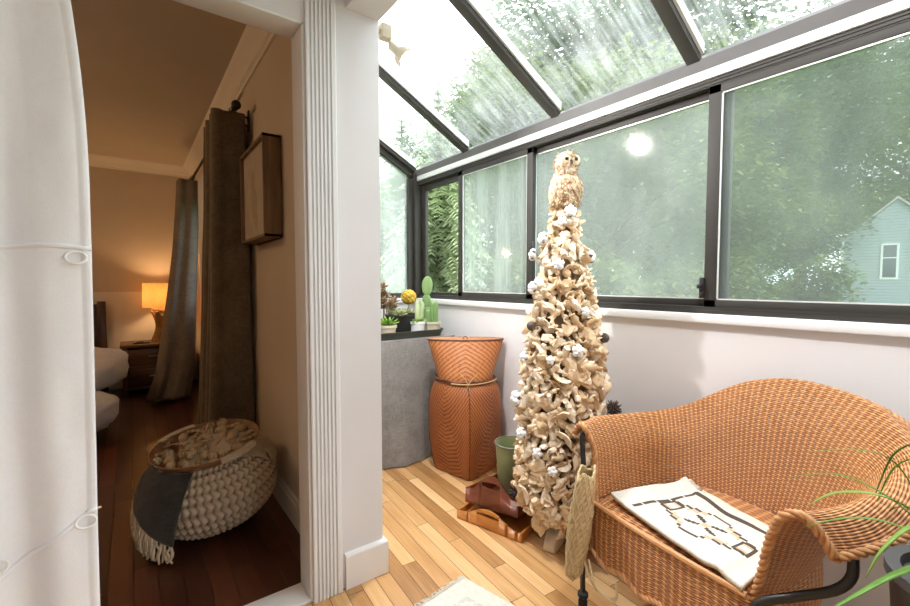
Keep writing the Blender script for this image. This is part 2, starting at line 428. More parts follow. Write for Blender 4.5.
def crom(pts, t):
    n = len(pts); i = min(int(t), n - 2); f = t - i
    p = [Vector(pts[max(0, min(n - 1, i + k))]) for k in (-1, 0, 1, 2)]
    return .5 * ((2 * p[1]) + (p[2] - p[0]) * f + (2 * p[0] - 5 * p[1] + 4 * p[2] - p[3]) * f * f + (3 * p[1] - p[0] - 3 * p[2] + p[3]) * f ** 3)
def smooth_path(pts, n):
    return [crom(pts, (len(pts) - 1) * i / n) for i in range(n + 1)]
def fbm(p, s=1.0, seed=0.0):
    return mnoise.noise(Vector(p) * s + Vector((seed, seed * 1.7, seed * .3)))
def rope(mb, pts, rad=.006, off=.006, pitch=.05, strands=3, n=6, step=.008):
    P = [Vector(p) for p in pts]; L = [0]
    for a, b in zip(P, P[1:]): L.append(L[-1] + (b - a).length)
    N = max(4, int(L[-1] / step)); Q = []; k = 0
    for i in range(N + 1):
        d = L[-1] * i / N
        while k < len(P) - 2 and L[k + 1] < d: k += 1
        f = (d - L[k]) / max(1e-9, L[k + 1] - L[k]); Q.append(P[k].lerp(P[k + 1], f))
    T = [(Q[min(i + 1, N)] - Q[max(i - 1, 0)]).normalized() for i in range(N + 1)]
    a = Vector((0, 0, 1)) if abs(T[0].z) < .9 else Vector((1, 0, 0))
    nr = (a - T[0] * a.dot(T[0])).normalized(); fr = []
    for i in range(N + 1):
        nr = (nr - T[i] * nr.dot(T[i])).normalized(); fr.append((nr.copy(), T[i].cross(nr)))
    for s in range(strands):
        pp = []
        for i in range(N + 1):
            ang = 2 * PI * (s / strands + (L[-1] * i / N) / pitch)
            pp.append(Q[i] + (fr[i][0] * cos(ang) + fr[i][1] * sin(ang)) * off)
        mb.ct = .3 + .5 * (s / max(1, strands - 1)); mb.tube(pp, rad, n)
    return mb

# ================================================================== SETTING
XW = 2.0          # window wall
YE = 3.27         # glazed end wall
XB = .66          # bedroom side of the house wall
XH = .84          # sunroom side of the house wall
ZR = 2.19; SL = .53   # roof glass: height at X=1.97, slope
def roofz(x): return ZR + (1.97 - x) * SL

def plank_floor(name, x0, x1, y0, y1, ang, w, lmin, lmax, m, seed, z=0.0):
    rnd = random.Random(seed)
    bm = bmesh.new(); uvl = bm.loops.layers.uv.new('UVMap'); tl = bm.faces.layers.float.new('tone')
    cx, cy = (x0 + x1) / 2, (y0 + y1) / 2; R = math.hypot(x1 - x0, y1 - y0) / 2 + .5
    ca, sa = cos(ang), sin(ang); n = int(2 * R / w)
    for i in range(n):
        a0 = -R + i * w; b = -R - rnd.random() * lmax
        while b < R:
            L = rnd.uniform(lmin, lmax); g = .0011
            q = [(a0 + g, b + g), (a0 + w - g, b + g), (a0 + w - g, b + L - g), (a0 + g, b + L - g)]
            vs = [bm.verts.new((cx + p[0] * ca - p[1] * sa, cy + p[0] * sa + p[1] * ca, z)) for p in q]
            f = bm.faces.new(vs); f[tl] = rnd.random(); ou = rnd.random() * 90; ov = rnd.random() * 90
            for lp, p in zip(f.loops, q): lp[uvl].uv = (p[1] - b + ou, p[0] - a0 + ov)
            b += L
    for co, no in (((x0, 0, 0), (-1, 0, 0)), ((x1, 0, 0), (1, 0, 0)), ((0, y0, 0), (0, -1, 0)), ((0, y1, 0), (0, 1, 0))):
        bmesh.ops.bisect_plane(bm, geom=bm.verts[:] + bm.edges[:] + bm.faces[:], plane_co=co, plane_no=no, clear_outer=True)
    nb = len(bm.faces)
    vs = [bm.verts.new(p) for p in ((x0, y0, z - .0012), (x1, y0, z - .0012), (x1, y1, z - .0012), (x0, y1, z - .0012))]
    f = bm.faces.new(vs); f.material_index = 1
    vt = [bm.verts.new(p) for p in ((x0, y0, z - .10), (x1, y0, z - .10), (x1, y1, z - .10), (x0, y1, z - .10))]
    fb = bm.faces.new(vt[::-1]); fb.material_index = 1
    for i in range(4):
        f = bm.faces.new((vs[i], vt[i], vt[(i + 1) % 4], vs[(i + 1) % 4])); f.material_index = 1
    me = bpy.data.meshes.new(name); bm.to_mesh(me); bm.free()
    me.materials.append(m); me.materials.append(M['soil'])
    o = bpy.data.objects.new(name, me); COL.objects.link(o); o['kind'] = 'structure'
    return o
plank_floor('floor', -2.4, XW + .1, -2.2, YE + .1, -math.radians(3.9), .066, .40, 1.1, M['floor'], 3)
bf = plank_floor('floor_bedroom', -3.2, XB, 1.765, 6.4, 0.0, .085, .6, 1.6, M['bedfloor'], 5, .0012)

# house wall between bedroom and sunroom
b = MB(); b.box(.535, XH, 1.65, 1.765, 0, 2.80); b.box(XB, XH, 1.765, 3.30, 0, 2.80)
struct('wall_house', b, M['wall'])
b = MB(); b.box(XB, XH + .02, 3.30, 4.55, -.3, 2.80); b.box(XB, XH + .02, 5.35, 6.5, -.3, 2.80); b.box(XB, XH + .02, 4.55, 5.35, 2.12, 2.80); b.box(XB, XH + .02, 4.55, 5.35, -.3, .95)
struct('wall_bedroom_right', b, M['bedwall'])
b = MB(); b.box(XB - .008, XB, 1.765, 3.30, 0, 2.66)     # painted plaster facing the bedroom
struct('wall_bedroom_lining', b, M['bedwall'])
b = MB(); b.box(-2.4, .535, 1.65, 1.765, 2.20, 2.80); b.box(-2.4, -.80, 1.65, 1.765, 0, 2.20)
struct('wall_front', b, M['wall'])
b = MB(); b.box(-2.4, XB - .008, 1.765, 1.775, 2.205, 2.66); b.box(-3.2, -.80, 1.765, 1.775, 0, 2.66)
struct('wall_bedroom_front', b, M['bedwall'])
b = MB(); b.box(-3.2, XB, 6.4, 6.5, 0, 2.8); struct('wall_bedroom_back', b, M['bedwall'])
b = MB(); b.box(-3.3, -3.2, 1.65, 6.5, 0, 2.8); struct('wall_bedroom_left', b, M['bedwall'])
b = MB(); b.box(-3.3, XH, 1.765, 6.5, 2.66, 2.80); struct('ceiling_bedroom', b, M['bedceil'])
# wainscot on the bedroom back wall: beadboard with a cap rail
b = MB()
x = -3.15
while x < XB - .02:
    x1 = min(x + .085, XB - .01); b.box(x + .002, x1 - .002, 6.388, 6.40, .12, 1.10); x += .085
b.box(-3.2, XB, 6.392, 6.40, .1, 1.1)
b.box(-3.2, XB, 6.375, 6.40, 1.10, 1.135); b.box(-3.2, XB, 6.38, 6.40, 0, .12)
struct('trim_wainscot', b, M['bedtrim'])
crown = [(0, 0), (0, -.115), (.012, -.115), (.016, -.095), (.03, -.085), (.036, -.07), (.075, -.026), (.082, -.022), (.092, -.012), (.10, 0)]
b = MB(); b.prism(crown, lambda u, v: (XB - .008 - u, 1.775, 2.66 + v), lambda u, v: (XB - .008 - u, 6.4, 2.66 + v)); struct('trim_crown_right', b, M['bedtrim'], smooth=25)
b = MB(); b.prism(crown, lambda u, v: (-3.2, 6.4 - u, 2.66 + v), lambda u, v: (XB, 6.4 - u, 2.66 + v)); struct('trim_crown_back', b, M['bedtrim'], smooth=25)
bb = [(0, 0), (.016, 0), (.016, .115), (.011, .122), (.009, .14), (0, .145)]
b = MB(); b.prism(bb, lambda u, v: (XB - .008 - u, 1.765, v), lambda u, v: (XB - .008 - u, 4.55, v)); struct('baseboard_bedroom_right', b, M['bedtrim'], smooth=25)
# doorway: jamb lining, head, threshold, fluted casing, pier baseboard
b = MB(); b.box(.527, .535, 1.648, 1.772, 0, 2.2); b.box(-.8, .535, 1.648, 1.772, 2.192, 2.2)
struct('trim_jamb', b, M['white'], bevel=.001)
b = MB(); b.box(-.80, .533, 1.648, 1.772, .0015, .014); struct('trim_threshold', b, M['white'], bevel=.003)
def fluted(x0, x1, y, n):
    pts = [(x0, 0)]; w = x1 - x0; m = .012; fw = (w - 2 * m) / n
    pts.append((x0, -.016)); pts.append((x0 + .004, -.018)); 
    for i in range(n):
        a = x0 + m + i * fw
        pts += [(a + .0012, -.018), (a + .002, -.011), (a + .0045, -.008), (a + .0075, -.011), (a + .0085, -.018)]
    pts += [(x1 - .004, -.018), (x1, -.016), (x1, 0)]
    return pts
pf = fluted(.537, .652, 0, 6)
b = MB(); b.prism(pf, lambda u, v: (u, 1.65 + v, 0), lambda u, v: (u, 1.65 + v, 2.75)); struct('trim_casing', b, M['white'], smooth=20)
bbp = [(0, 0), (.018, 0), (.018, .135), (.014, .142), (0, .146)]
b = MB(); b.loft([[(.667, 1.65 - u, v) for u, v in bbp], [(XH + u, 1.65 - u, v) for u, v in bbp], [(XH + u, 2.50, v) for u, v in bbp]]); struct('baseboard_pier', b, M['white'], smooth=20, bevel=0)
# beam over the pier, running towards the camera, and the ceiling of the house side
b = MB(); b.box(.70, XH, -2.2, 1.65, 2.311, 2.85); struct('trim_beam', b, M['wall'])
b = MB(); b.box(-2.4, .70, -2.2, 1.65, 2.42, 2.55); struct('ceiling', b, M['wall'])
b = MB(); b.box(-2.5, -2.4, -2.2, 1.65, 0, 2.55); struct('wall_unseen_left', b, M['wall'])  # unseen wall, added roughly to shape the light
b = MB(); b.box(-2.5, XH, -2.3, -2.2, 0, 2.55); struct('wall_unseen_behind', b, M['wall'])  # unseen, added so open sky behind does not flood the curtain

# sunroom window wall
b = MB(); b.box(XW, XW + .12, -2.3, YE + .12, -.3, 1.075); b.box(XH, XW + .12, YE, YE + .12, -.3, 1.075)
struct('wall_window', b, M['wall'])
b = MB(); b.box(XW - .028, XW + .10, -2.3, YE + .02, 1.073, 1.113); b.box(XH, XW - .028, YE - .028, YE + .1, 1.073, 1.113)
struct('trim_sill', b, M['white'], bevel=.006)
b = MB(); b.box(XH, XW, -.62, -.54, 0, 2.16); b.prism([(XH, 2.15), (1.98, 2.15), (XH, roofz(XH) + .05)], lambda u, v: (u, -.62, v), lambda u, v: (u, -.54, v)); struct('wall_light_block', b, M['wall'])  # unseen wall added to cut daylight on the curtain and pier
b = MB(); b.box(XW, XW + .12, -2.3, -.58, 1.0, 2.15); struct('wall_unseen_infill', b, M['wall'])  # unseen solid infill, added to let less daylight in
# head: dark track, white strip, grey eave beam
b = MB(); b.box(XW + .0, XW + .11, -2.3, YE + .02, 2.078, 2.112); b.box(XW - .004, XW + .012, -2.3, YE, 2.084, 2.09); b.box(XW - .004, XW + .012, -2.3, YE, 2.098, 2.104)
struct('trim_track', b, M['bronze'])
b = MB(); b.box(XW - .012, XW + .11, -2.3, YE + .02, 2.112, 2.152); struct('trim_strip', b, M['silver'], bevel=.003)
b = MB(); b.prism([(-.008, 2.152), (.12, 2.152), (.12, roofz(XW + .06) + .078), (.03, roofz(XW + .03) + .078), (-.004, roofz(XW - .004) + .004), (-.032, roofz(XW - .032) + .004)], lambda u, v: (XW + u, -2.3, v), lambda u, v: (XW + u, YE + .02, v))
struct('trim_eave', b, M['greyal'])
b = MB(); b.box(XW + .0, XW + .11, -2.3, YE, 1.113, 1.143); b.box(XW - .006, XW + .01, -2.3, YE, 1.113, 1.128)
struct('trim_bottom_track', b, M['bronze'])
b = MB(); b.box(XW - .03, XW + .07, YE - .055, YE + .05, 1.113, 2.17); struct('trim_corner_post', b, M['bronze'], bevel=.004)

def sash(n, y0, y1, xo, glass, stile=(.05, .05), rail=.045, gl=True):
    """sliding sash between y0 and y1 on the track at XW+xo"""
    z0, z1 = 1.140, 2.082; x0 = XW + xo; x1 = x0 + .03
    b = MB(); b.box(x0, x1, y0, y0 + stile[0], z0, z1); b.box(x0, x1, y1 - stile[1], y1, z0, z1)
    b.box(x0, x1, y0, y1, z0, z0 + .034); b.box(x0, x1, y0, y1, z1 - .038, z1)
    fr = struct('window_%d' % n, b, M['bronze'], bevel=.0025)
    if gl:
        g = MB(); g.box(x0 + .012, x0 + .018, y0 + stile[0] - .006, y1 - stile[1] + .006, z0 + .03, z1 - .034)
        g.build('pane', glass, fr)
        w = MB()   # thin pale gasket around the pane
        a0, a1, c0, c1 = y0 + stile[0], y1 - stile[1], z0 + .034, z1 - .038
        for q in ((a0, a0 + .005, c0, c1), (a1 - .005, a1, c0, c1), (a0, a1, c0, c0 + .005), (a0, a1, c1 - .005, c1)):
            w.box(x0 + .004, x0 + .011, q[0], q[1], q[2], q[3])
        w.build('gasket', M['silver'], fr)
    return fr
# the open light at the far end has only its frame
b = MB(); b.box(XW + .035, XW + .065, 3.155, 3.215, 1.14, 2.082); b.box(XW + .035, XW + .065, 2.6, 3.155, 1.14, 1.165); b.box(XW + .035, XW + .065, 2.6, 3.155, 2.03, 2.082)
struct('window_1', b, M['bronze'], bevel=.0025)
w2 = sash(2, 1.888, 2.648, .002, M['paneB'])
w3 = sash(3, .80, 1.955, .042, M['paneM'])
w4 = sash(4, -.55, .874, .002, M['pane'], stile=(.045, .050))
def latch(par, y, z, x=XW + .004):
    b = MB(); b.box(x - .012, x + .004, y - .010, y + .010, z - .045, z + .045); b.box(x - .026, x - .010, y - .006, y + .014, z - .004, z + .016)
    b.box(x - .02, x - .010, y - .012, y + .002, z - .04, z - .018)
    b.build('latch', M['black'], par, bevel=.003)
latch(w2, 1.890, 1.455); latch(w4, .880, 1.225)

# glazed end wall with a raked head
b = MB()
def rake(x): return roofz(x) + .004
b.loft([[(XH, YE - .02, rake(XH) - .05), (XH, YE + .05, rake(XH) - .05), (XH, YE + .05, rake(XH)), (XH, YE - .02, rake(XH))],
        [(1.98, YE - .02, rake(1.98) - .05), (1.98, YE + .05, rake(1.98) - .05), (1.98, YE + .05, rake(1.98)), (1.98, YE - .02, rake(1.98))]])
b.box(XH, XW - .03, YE - .02, YE + .05, 1.113, 1.155); b.box(XH, XH + .05, YE - .02, YE + .05, 1.113, rake(XH) - .02); b.box(1.925, 1.972, YE - .02, YE + .05, 1.113, 2.13)
w6 = struct('window_6', b, M['bronze'])
g = MB(); g.prism([(XH + .045, 1.15), (1.93, 1.15), (1.93, rake(1.93) - .045), (XH + .045, rake(XH + .045) - .045)], lambda u, v: (u, YE + .012, v), lambda u, v: (u, YE + .018, v))
g.build('pane', M['paneE'], w6)

# glass roof
RY = [-.70, .13, .927, 1.69, 2.525, 3.245]
def roofbox(b, x0, x1, y0, y1, d0, d1):
    p = [(x, y, roofz(x) + d) for d in (d0, d1) for x, y in ((x0, y0), (x1, y0), (x1, y1), (x0, y1))]
    i = b.vs(p)
    for q in ((3, 2, 1, 0), (4, 5, 6, 7), (0, 1, 5, 4), (1, 2, 6, 5), (2, 3, 7, 6), (3, 0, 4, 7)): b.face([i + k for k in q])
for k, y in enumerate(RY):
    b = MB(); roofbox(b, XH - .01, 1.985, y - .028, y + .028, 0, .075)
    r = struct('trim_rafter_%d' % (k + 1), b, M['rafter'], bevel=.002)
    c = MB(); roofbox(c, XH - .01, 1.975, y - .041, y - .0285, .030, .075); roofbox(c, XH - .01, 1.975, y + .0285, y + .038, .050, .075)
    c.build('glazing_strip', M['silver'], r)
for k in range(len(RY) - 1):
    b = MB(); roofbox(b, XH - .01, 2.06, RY[k] + .02, RY[k + 1] - .02, .078, .086)
    # origin on the slope so the streaks run down the pane
    struct('ceiling_glass_%d' % (k + 1), b, M['roofpane'])
b = MB(); b.box(XH - .03, XH + .03, -2.3, YE + .1, roofz(XH) - .02, roofz(XH) + .1); struct('trim_ridge', b, M['greyal'])

# bedroom french window behind the curtains
b = MB()
for q in ((4.55, 4.61, .95, 2.12), (5.29, 5.35, .95, 2.12), (4.55, 5.35, .95, 1.03), (4.55, 5.35, 2.04, 2.12), (4.93, 4.97, .95, 2.12)): b.box(XB + .03, XB + .09, q[0], q[1], q[2], q[3])
w7 = struct('window_7', b, M['white'])
g = MB(); g.box(XB + .055, XB + .062, 4.60, 5.30, 1.02, 2.05); g.build('pane', M['bedpane'], w7)

# ================================================================== BEDROOM
# --- bed
bed = thing('bed', (-1.05, 5.3, 0), 'bed with white bedding and dark wooden headboard, partly hidden by white curtain', 'bed')
b = MB(); b.box(-1.95, -.24, 6.30, 6.36, .05, 1.0); b.box(-1.95, -1.87, 6.28, 6.37, 0, 1.03); b.box(-.31, -.235, 6.28, 6.37, 0, 1.03); b.build('headboard', M['headb'], bed, bevel=.006)
b = MB(); b.box(-1.9, -.33, 4.15, 6.28, .14, .30)
for x in (-1.88, -.42):
    for y in (4.2, 6.15): b.box(x, x + .07, y, y + .07, 0, .15)
b.build('bed_frame', M['headb'], bed, bevel=.01)
b = MB(); b.box(-1.88, -.32, 4.15, 6.27, .30, .52); b.build('mattress', M['bedding'], bed, bevel=.05, seg=4)
def bulge(x0, x1, y0, y1, z0, z1, amp, seed, e=.45):
    b = MB()
    def fn(d):
        return 1 + amp * .6 * fbm(d, 1.5, seed) + amp * .45 * fbm(d, 3.4, seed + 1) + amp * .14 * fbm(d, 9, seed + 3)
    cx, cy, cz = (x0 + x1) / 2, (y0 + y1) / 2, (z0 + z1) / 2
    rings = []
    for j in range(25):
        th = .03 + (PI - .06) * j / 24; ring = []
        for i in range(48):
            ph = 2 * PI * i / 48
            d = Vector((sin(th) * cos(ph), sin(th) * sin(ph), -cos(th)))
            sg = lambda v: math.copysign(abs(v) ** e, v)
            q = Vector((sg(d.x), sg(d.y), sg(d.z))) * fn(d)
            ring.append((cx + q.x * (x1 - x0) / 2, cy + q.y * (y1 - y0) / 2, cz + q.z * (z1 - z0) / 2))
        rings.append(ring)
    b.loft(rings); return b
bulge(-1.9, -.10, 4.45, 5.85, .24, .66, .16, 4, .62).build('duvet', M['bedding'], bed, smooth=180)
bulge(-1.85, -.105, 4.05, 4.75, .06, .40, .12, 9, .6).build('folded_blanket', M['tanwool'] if False else M['bedding'], bed, smooth=180)
for s in (-1.45, -.72):
    bulge(s - .36, s + .36, 5.78, 6.24, .52, .74, .07, 12 + s, .75).build('pillow', M['bedding'], bed, smooth=180)
# --- nightstand
ns = thing('nightstand', (.22, 6.12, 0), 'two-drawer dark reddish wood nightstand beside the bed', 'nightstand')
b = MB(); b.box(-.10, -.055, 5.90, 6.34, 0, .53); b.box(.495, .54, 5.90, 6.34, 0, .53); b.box(-.055, .495, 6.30, 6.33, .06, .53); b.box(-.055, .495, 5.905, 6.3, .06, .09); b.box(-.055, .495, 5.905, 5.93, .285, .315)
b.build('body', M['walnut'], ns, bevel=.003)
b = MB(); b.box(-.115, .555, 5.885, 6.345, .53, .56); b.build('top', M['walnut'], ns, bevel=.005)
for z in (.10, .32):
    d = MB(); d.box(-.05, .49, 5.897, 5.925, z, z + .185); dr = d.build('drawer', M['walnut'], ns, bevel=.003)
    h = MB(); h.tube([(.14, 5.885, z + .105), (.145, 5.876, z + .107), (.31, 5.876, z + .107), (.315, 5.885, z + .105)], .006, 8); h.build('handle', M['pewter'], dr)
b = MB(); b.box(.0, .155, 5.96, 6.04, .561, .575); b.box(.03, .10, 5.98, 6.03, .575, .585)
tag(b.build('remote_control', M['phone'], bevel=.004), 'small dark remote lying on the nightstand top', 'remote')
# --- lamp
lx, ly = .255, 6.13
lamp = thing('table_lamp', (lx, ly, .56), 'lit table lamp with cream drum shade and twisted wood base', 'lamp')
b = MB()
for k in range(9):      # hourglass of crossed sticks
    a0 = 2 * PI * k / 9
    for sg in (-1, 1):
        b.tube([(lx + .078 * cos(a0 + sg * t * 1.6) * (1 - .62 * sin(PI * t)), ly + .078 * sin(a0 + sg * t * 1.6) * (1 - .62 * sin(PI * t)), .575 + t * .34) for t in [i / 10 for i in range(11)]], .009, 6)
b.lathe([(.085, 0), (.085, .02), (.07, .03)], (lx, ly, .56), 24); b.lathe([(.02, 0), (.026, .05), (.026, .29), (.07, .35), (.06, .37), (.012, .38), (.012, .46)], (lx, ly, .58), 18)
b.build('lamp_base', M['lampwood'], lamp)
b = MB(); pr = [(.158, .955), (.150, 1.235)]
b.loft([[(lx + r * cos(2 * PI * j / 40), ly + r * sin(2 * PI * j / 40), z) for j in range(40)] for r, z in pr + [(.146, 1.235), (.154, .955), (.158, .955)]], cap0=False, cap1=False)
b.build('lamp_shade', M['shade'], lamp)
b = MB(); b.sphere((lx, ly, 1.07), (.03, .03, .04)); b.build('bulb', M['bulbwarm'], lamp)
# --- curtain rod and curtains on the right bedroom wall
XR, ZRD = .55, 2.335
rod = thing('curtain_rod', (XR, 4.2, ZRD), 'black iron curtain rod with ball finial above the bedroom curtains', 'rod')
b = MB(); b.tube([(XR, 3.03, ZRD), (XR, 5.75, ZRD)], .011, 10); b.build('pole', M['ironrod'], rod)
b = MB(); b.sphere((XR, 2.985, ZRD), .028); b.lathe([(.012, -.02), (.022, -.008), (.022, .0), (.012, .012)], (0, 0, 0), 14, xf=lambda p: Vector((XR + p.x, 3.028 + p.z, ZRD + p.y))); b.build('finial', M['ironrod'], rod)
for y in (3.13, 5.45):
    b = MB(); b.tube([(XR, y, ZRD - .014), (XB - .01, y, ZRD - .014)], .007, 8); b.tube([(XR + .01, y, ZRD - .02), (XB - .012, y, ZRD - .075)], .006, 8)
    b.box(XB - .016, XB - .008, y - .015, y + .015, ZRD - .10, ZRD + .03); b.build('bracket', M['ironrod'], rod)
for y in (3.10, 3.22, 3.34, 3.46, 5.30, 5.42, 5.54):
    b = MB(); b.tube([(XR + .019 * cos(2 * PI * k / 14), y, ZRD + .019 * sin(2 * PI * k / 14)) for k in range(15)], .0035, 6); b.build('ring', M['ironrod'], rod)
def curtain(path_top, path_bot, z0, z1, n, nz, seed, bulge_fn=None, thick=.0):
    """hanging cloth between two plan paths; loops back so it has two faces"""
    b = MB()
    T = smooth_path([(x, y, 0) for x, y in path_top], n); B = smooth_path([(x, y, 0) for x, y in path_bot], n)
    def fn(u, v):
        i = u * n; k = min(int(i), n - 1); f = i - k
        a = T[k].lerp(T[k + 1], f); c = B[k].lerp(B[k + 1], f)
        w = (1 - v) ** 1.3
        p = a.lerp(c, w); p.z = z0 + (z1 - z0) * v
        nn = .006 * fbm((u * 7, v * 5, seed)) ; p.x += nn; p.y += nn
        if bulge_fn: p = bulge_fn(p, u, v)
        return p
    b.grid(fn, n, nz); return b
def folds(x0, x1, y0, y1, n):
    pts = []
    for i in range(n * 2 + 1):
        t = i / (n * 2); y = y0 + (y1 - y0) * t; pts.append((x0 if i % 2 == 0 else x1, y))
    return pts
# near brown curtain: deep stacked pleats facing the doorway
t_ = [(.425, 3.20), (.40, 3.09), (.44, 3.06), (.50, 3.075), (.56, 3.06), (.615, 3.07), (.61, 3.15), (.45, 3.17), (.42, 3.21), (.60, 3.25), (.61, 3.29), (.43, 3.31), (.42, 3.36), (.61, 3.40), (.60, 3.46), (.43, 3.48), (.44, 3.52), (.61, 3.54)]
b_ = [(.375, 3.22), (.362, 3.12), (.40, 3.08), (.46, 3.10), (.53, 3.07), (.64, 3.08), (.63, 3.18), (.40, 3.18), (.37, 3.25), (.62, 3.29), (.63, 3.34), (.38, 3.36), (.37, 3.44), (.62, 3.48), (.62, 3.54), (.38, 3.56), (.38, 3.62), (.62, 3.62)]
t_ = [(x + (.025 if x < .5 else 0), y) for x, y in t_]
cb = curtain(t_, b_, .02, 2.318, 150, 40, 2.0)
c1 = cb.build('curtain', M['browncurt'], smooth=180)
tag(c1, 'brown linen curtain hanging in the foreground beside the framed picture', 'curtain', 'linen curtains in the bedroom')
md = c1.modifiers.new('thickness', 'SOLIDIFY'); md.thickness = .005
# far grey curtain: swept aside and pooling on the floor
t2 = [(.42, 5.36), (.45, 5.33), (.50, 5.36), (.55, 5.33), (.60, 5.36), (.60, 5.43), (.44, 5.46), (.44, 5.50), (.60, 5.54), (.59, 5.58), (.45, 5.60)]
b2 = [(.13, 5.42), (.20, 5.34), (.28, 5.38), (.36, 5.33), (.47, 5.36), (.50, 5.46), (.25, 5.48), (.20, 5.53), (.46, 5.58), (.44, 5.63), (.22, 5.64)]
def sweep(p, u, v):
    if v < .12: p.x -= (.12 - v) * .45 * (1 - u * .6)
    return p
c2 = curtain(t2, b2, .02, 2.318, 110, 48, 5.0, sweep).build('curtain', M['greycurt'], smooth=180)
tag(c2, 'grey brown linen curtain swept aside and pooling on the floor by the nightstand', 'curtain', 'linen curtains in the bedroom')
md = c2.modifiers.new('thickness', 'SOLIDIFY'); md.thickness = .005
c3 = curtain(folds(.585, .635, 4.5, 5.22, 9), folds(.575, .635, 4.48, 5.22, 9), .03, 2.30, 110, 12, 8.0).build('sheer_curtain', M['sheer'], smooth=180)
tag(c3, 'white sheer curtain between the two brown bedroom curtains', 'curtain')
md = c3.modifiers.new('thickness', 'SOLIDIFY'); md.thickness = .002
# --- box framed picture
pic = thing('picture_frame', (.61, 2.69, 1.50), 'deep wooden box frame with faded print hung on the bedroom wall', 'picture')
px0, px1, py0, py1, pz0, pz1 = .56, .652, 2.40, 2.975, 1.487, 2.015
b = MB(); t = .016
b.box(px0, px1, py0, py0 + t, pz0, pz1); b.box(px0, px1, py1 - t, py1, pz0, pz1); b.box(px0, px1, py0, py1, pz0, pz0 + t); b.box(px0, px1, py0, py1, pz1 - t, pz1)
b.build('frame', M['frameW'], pic, bevel=.002)
b = MB(); b.box(px0 + .02, px0 + .024, py0 + t, py1 - t, pz0 + t, pz1 - t); b.build('print', M['paper'], pic)
b = MB()
for k, (cy, cz, r) in enumerate(((2.70, 1.70, .075), (2.72, 1.82, .05), (2.66, 1.60, .04))):
    b.lathe([(r, 0), (r * .8, .001)], (0, 0, 0), 18, xf=lambda p, cy=cy, cz=cz: Vector((px0 + .0185 - p.z, cy + p.x, cz + p.y * 1.2)))
b.build('faded_drawing', M['ink'], pic)
b = MB(); b.box(px1, px1 + .004, py0 - .012, py1 + .012, pz0 - .006, pz1 + .006); b.build('backing_board', M['bedtrim'], pic)
# --- pouf
pc = Vector((.315, 2.52, 0)); pr_, ph_ = .30, .40
pouf = thing('pouf', pc, 'round chunky knitted taupe pouf on the dark bedroom floor', 'pouf')
b = MB(); NU, NV = 392, 98
tilt = Matrix.Rotation(math.radians(-9), 3, 'Y') @ Matrix.Rotation(math.radians(5), 3, 'X')
SU, SV = 56, 14
def pf_(u, v):
    th = .06 + (PI - .12) * v; ph = 2 * PI * u
    d = Vector((sin(th) * cos(ph), sin(th) * sin(ph), -cos(th)))
    e = lambda q, k: math.copysign(abs(q) ** k, q)
    rr = max(abs(sin(th)), 1e-3) ** .72
    p = Vector((rr * cos(ph) * pr_, rr * sin(ph) * pr_, -e(cos(th), .86) * ph_ / 2))
    a = v * SV; fa = a - math.floor(a)
    z = abs(fa - .5) * 2
    s_ = abs(sin(PI * (u * SU + .42 * z)))
    k = (s_ ** .6) * (sin(PI * fa) ** .5)
    p += d * (.020 * (k - .5))
    p = tilt @ p
    return pc + p + Vector((0, 0, ph_ / 2 + .022))
def ptone(i, j):
    u, v = (i + .5) / NU, (j + .5) / NV; a = v * SV; fa = a - math.floor(a); z = abs(fa - .5) * 2
    return min(1, .12 + .85 * (abs(sin(PI * (u * SU + .42 * z))) ** .7) * (sin(PI * fa) ** .5))
b.grid(pf_, NU, NV, tone=ptone); zmin = min(p[2] for p in b.v); b.v = [(p[0], p[1], p[2] - zmin + .002) for p in b.v]
b.build('cover', M['knit'], pouf, smooth=180, merge=True)
# --- throw blanket over the pouf: tan half on the right, charcoal half with fringe on the left
throw = thing('throw_blanket', (.3, 2.5, .4), 'tan and charcoal throw with cream fringe draped over the knitted pouf', 'blanket')
PSI = tilt.to_euler()
def surf(phi, th, off=.012):
    """point just outside the pouf at azimuth phi and polar angle th from its top"""
    rr = max(sin(th), 1e-3) ** .72
    p = Vector((rr * cos(phi) * pr_, rr * sin(phi) * pr_, math.copysign(abs(cos(th)) ** .86, cos(th)) * ph_ / 2))
    n = Vector((sin(th) * cos(phi), sin(th) * sin(phi), cos(th)))
    q = pc + tilt @ (p + n * (off + .009)) + Vector((0, 0, ph_ / 2 + .022 - zmin + .002)); return q
b = MB()
def tan_(u, v):       # strip from the top over the right side
    w = (u - .5) * .34
    th = -.25 + v * 1.55
    s = sin(th) * pr_; phi = math.atan2(w - .02, s if abs(s) > .02 else .02)
    c = Vector((s, w, 0)); phi = math.atan2(c.y, c.x); t = min(1.5, math.asin(min(.999, c.length / pr_)) if v < .72 else th)
    return surf(phi if v < .72 else math.atan2(w, .28), t, .010 + .004 * fbm((u * 6, v * 6, 1)))
b.grid(tan_, 14, 26)
o = b.build('tan_half', M['tanwool'], throw, smooth=180); md = o.modifiers.new('t', 'SOLIDIFY'); md.thickness = .006; md.offset = 1
b = MB()
ph0, ph1 = math.radians(172), math.radians(248)
def dark_(u, v):
    phi = ph0 + (ph1 - ph0) * u - .24 * v * u
    th = .66 + v * (.61 + .46 * u)
    q = surf(phi, th, .014 + .004 * fbm((u * 8, v * 5, 3)))
    if th > 1.25:
        k = (th - 1.25) / .35; q += Vector((cos(phi), sin(phi), 0)) * .03 * k; q.z -= .03 * k
    return q
b.grid(dark_, 24, 26)
o = b.build('charcoal_half', M['charcoal'], throw, smooth=180); md = o.modifiers.new('t', 'SOLIDIFY'); md.thickness = .006; md.offset = 1
b = MB(); rnd = random.Random(4)
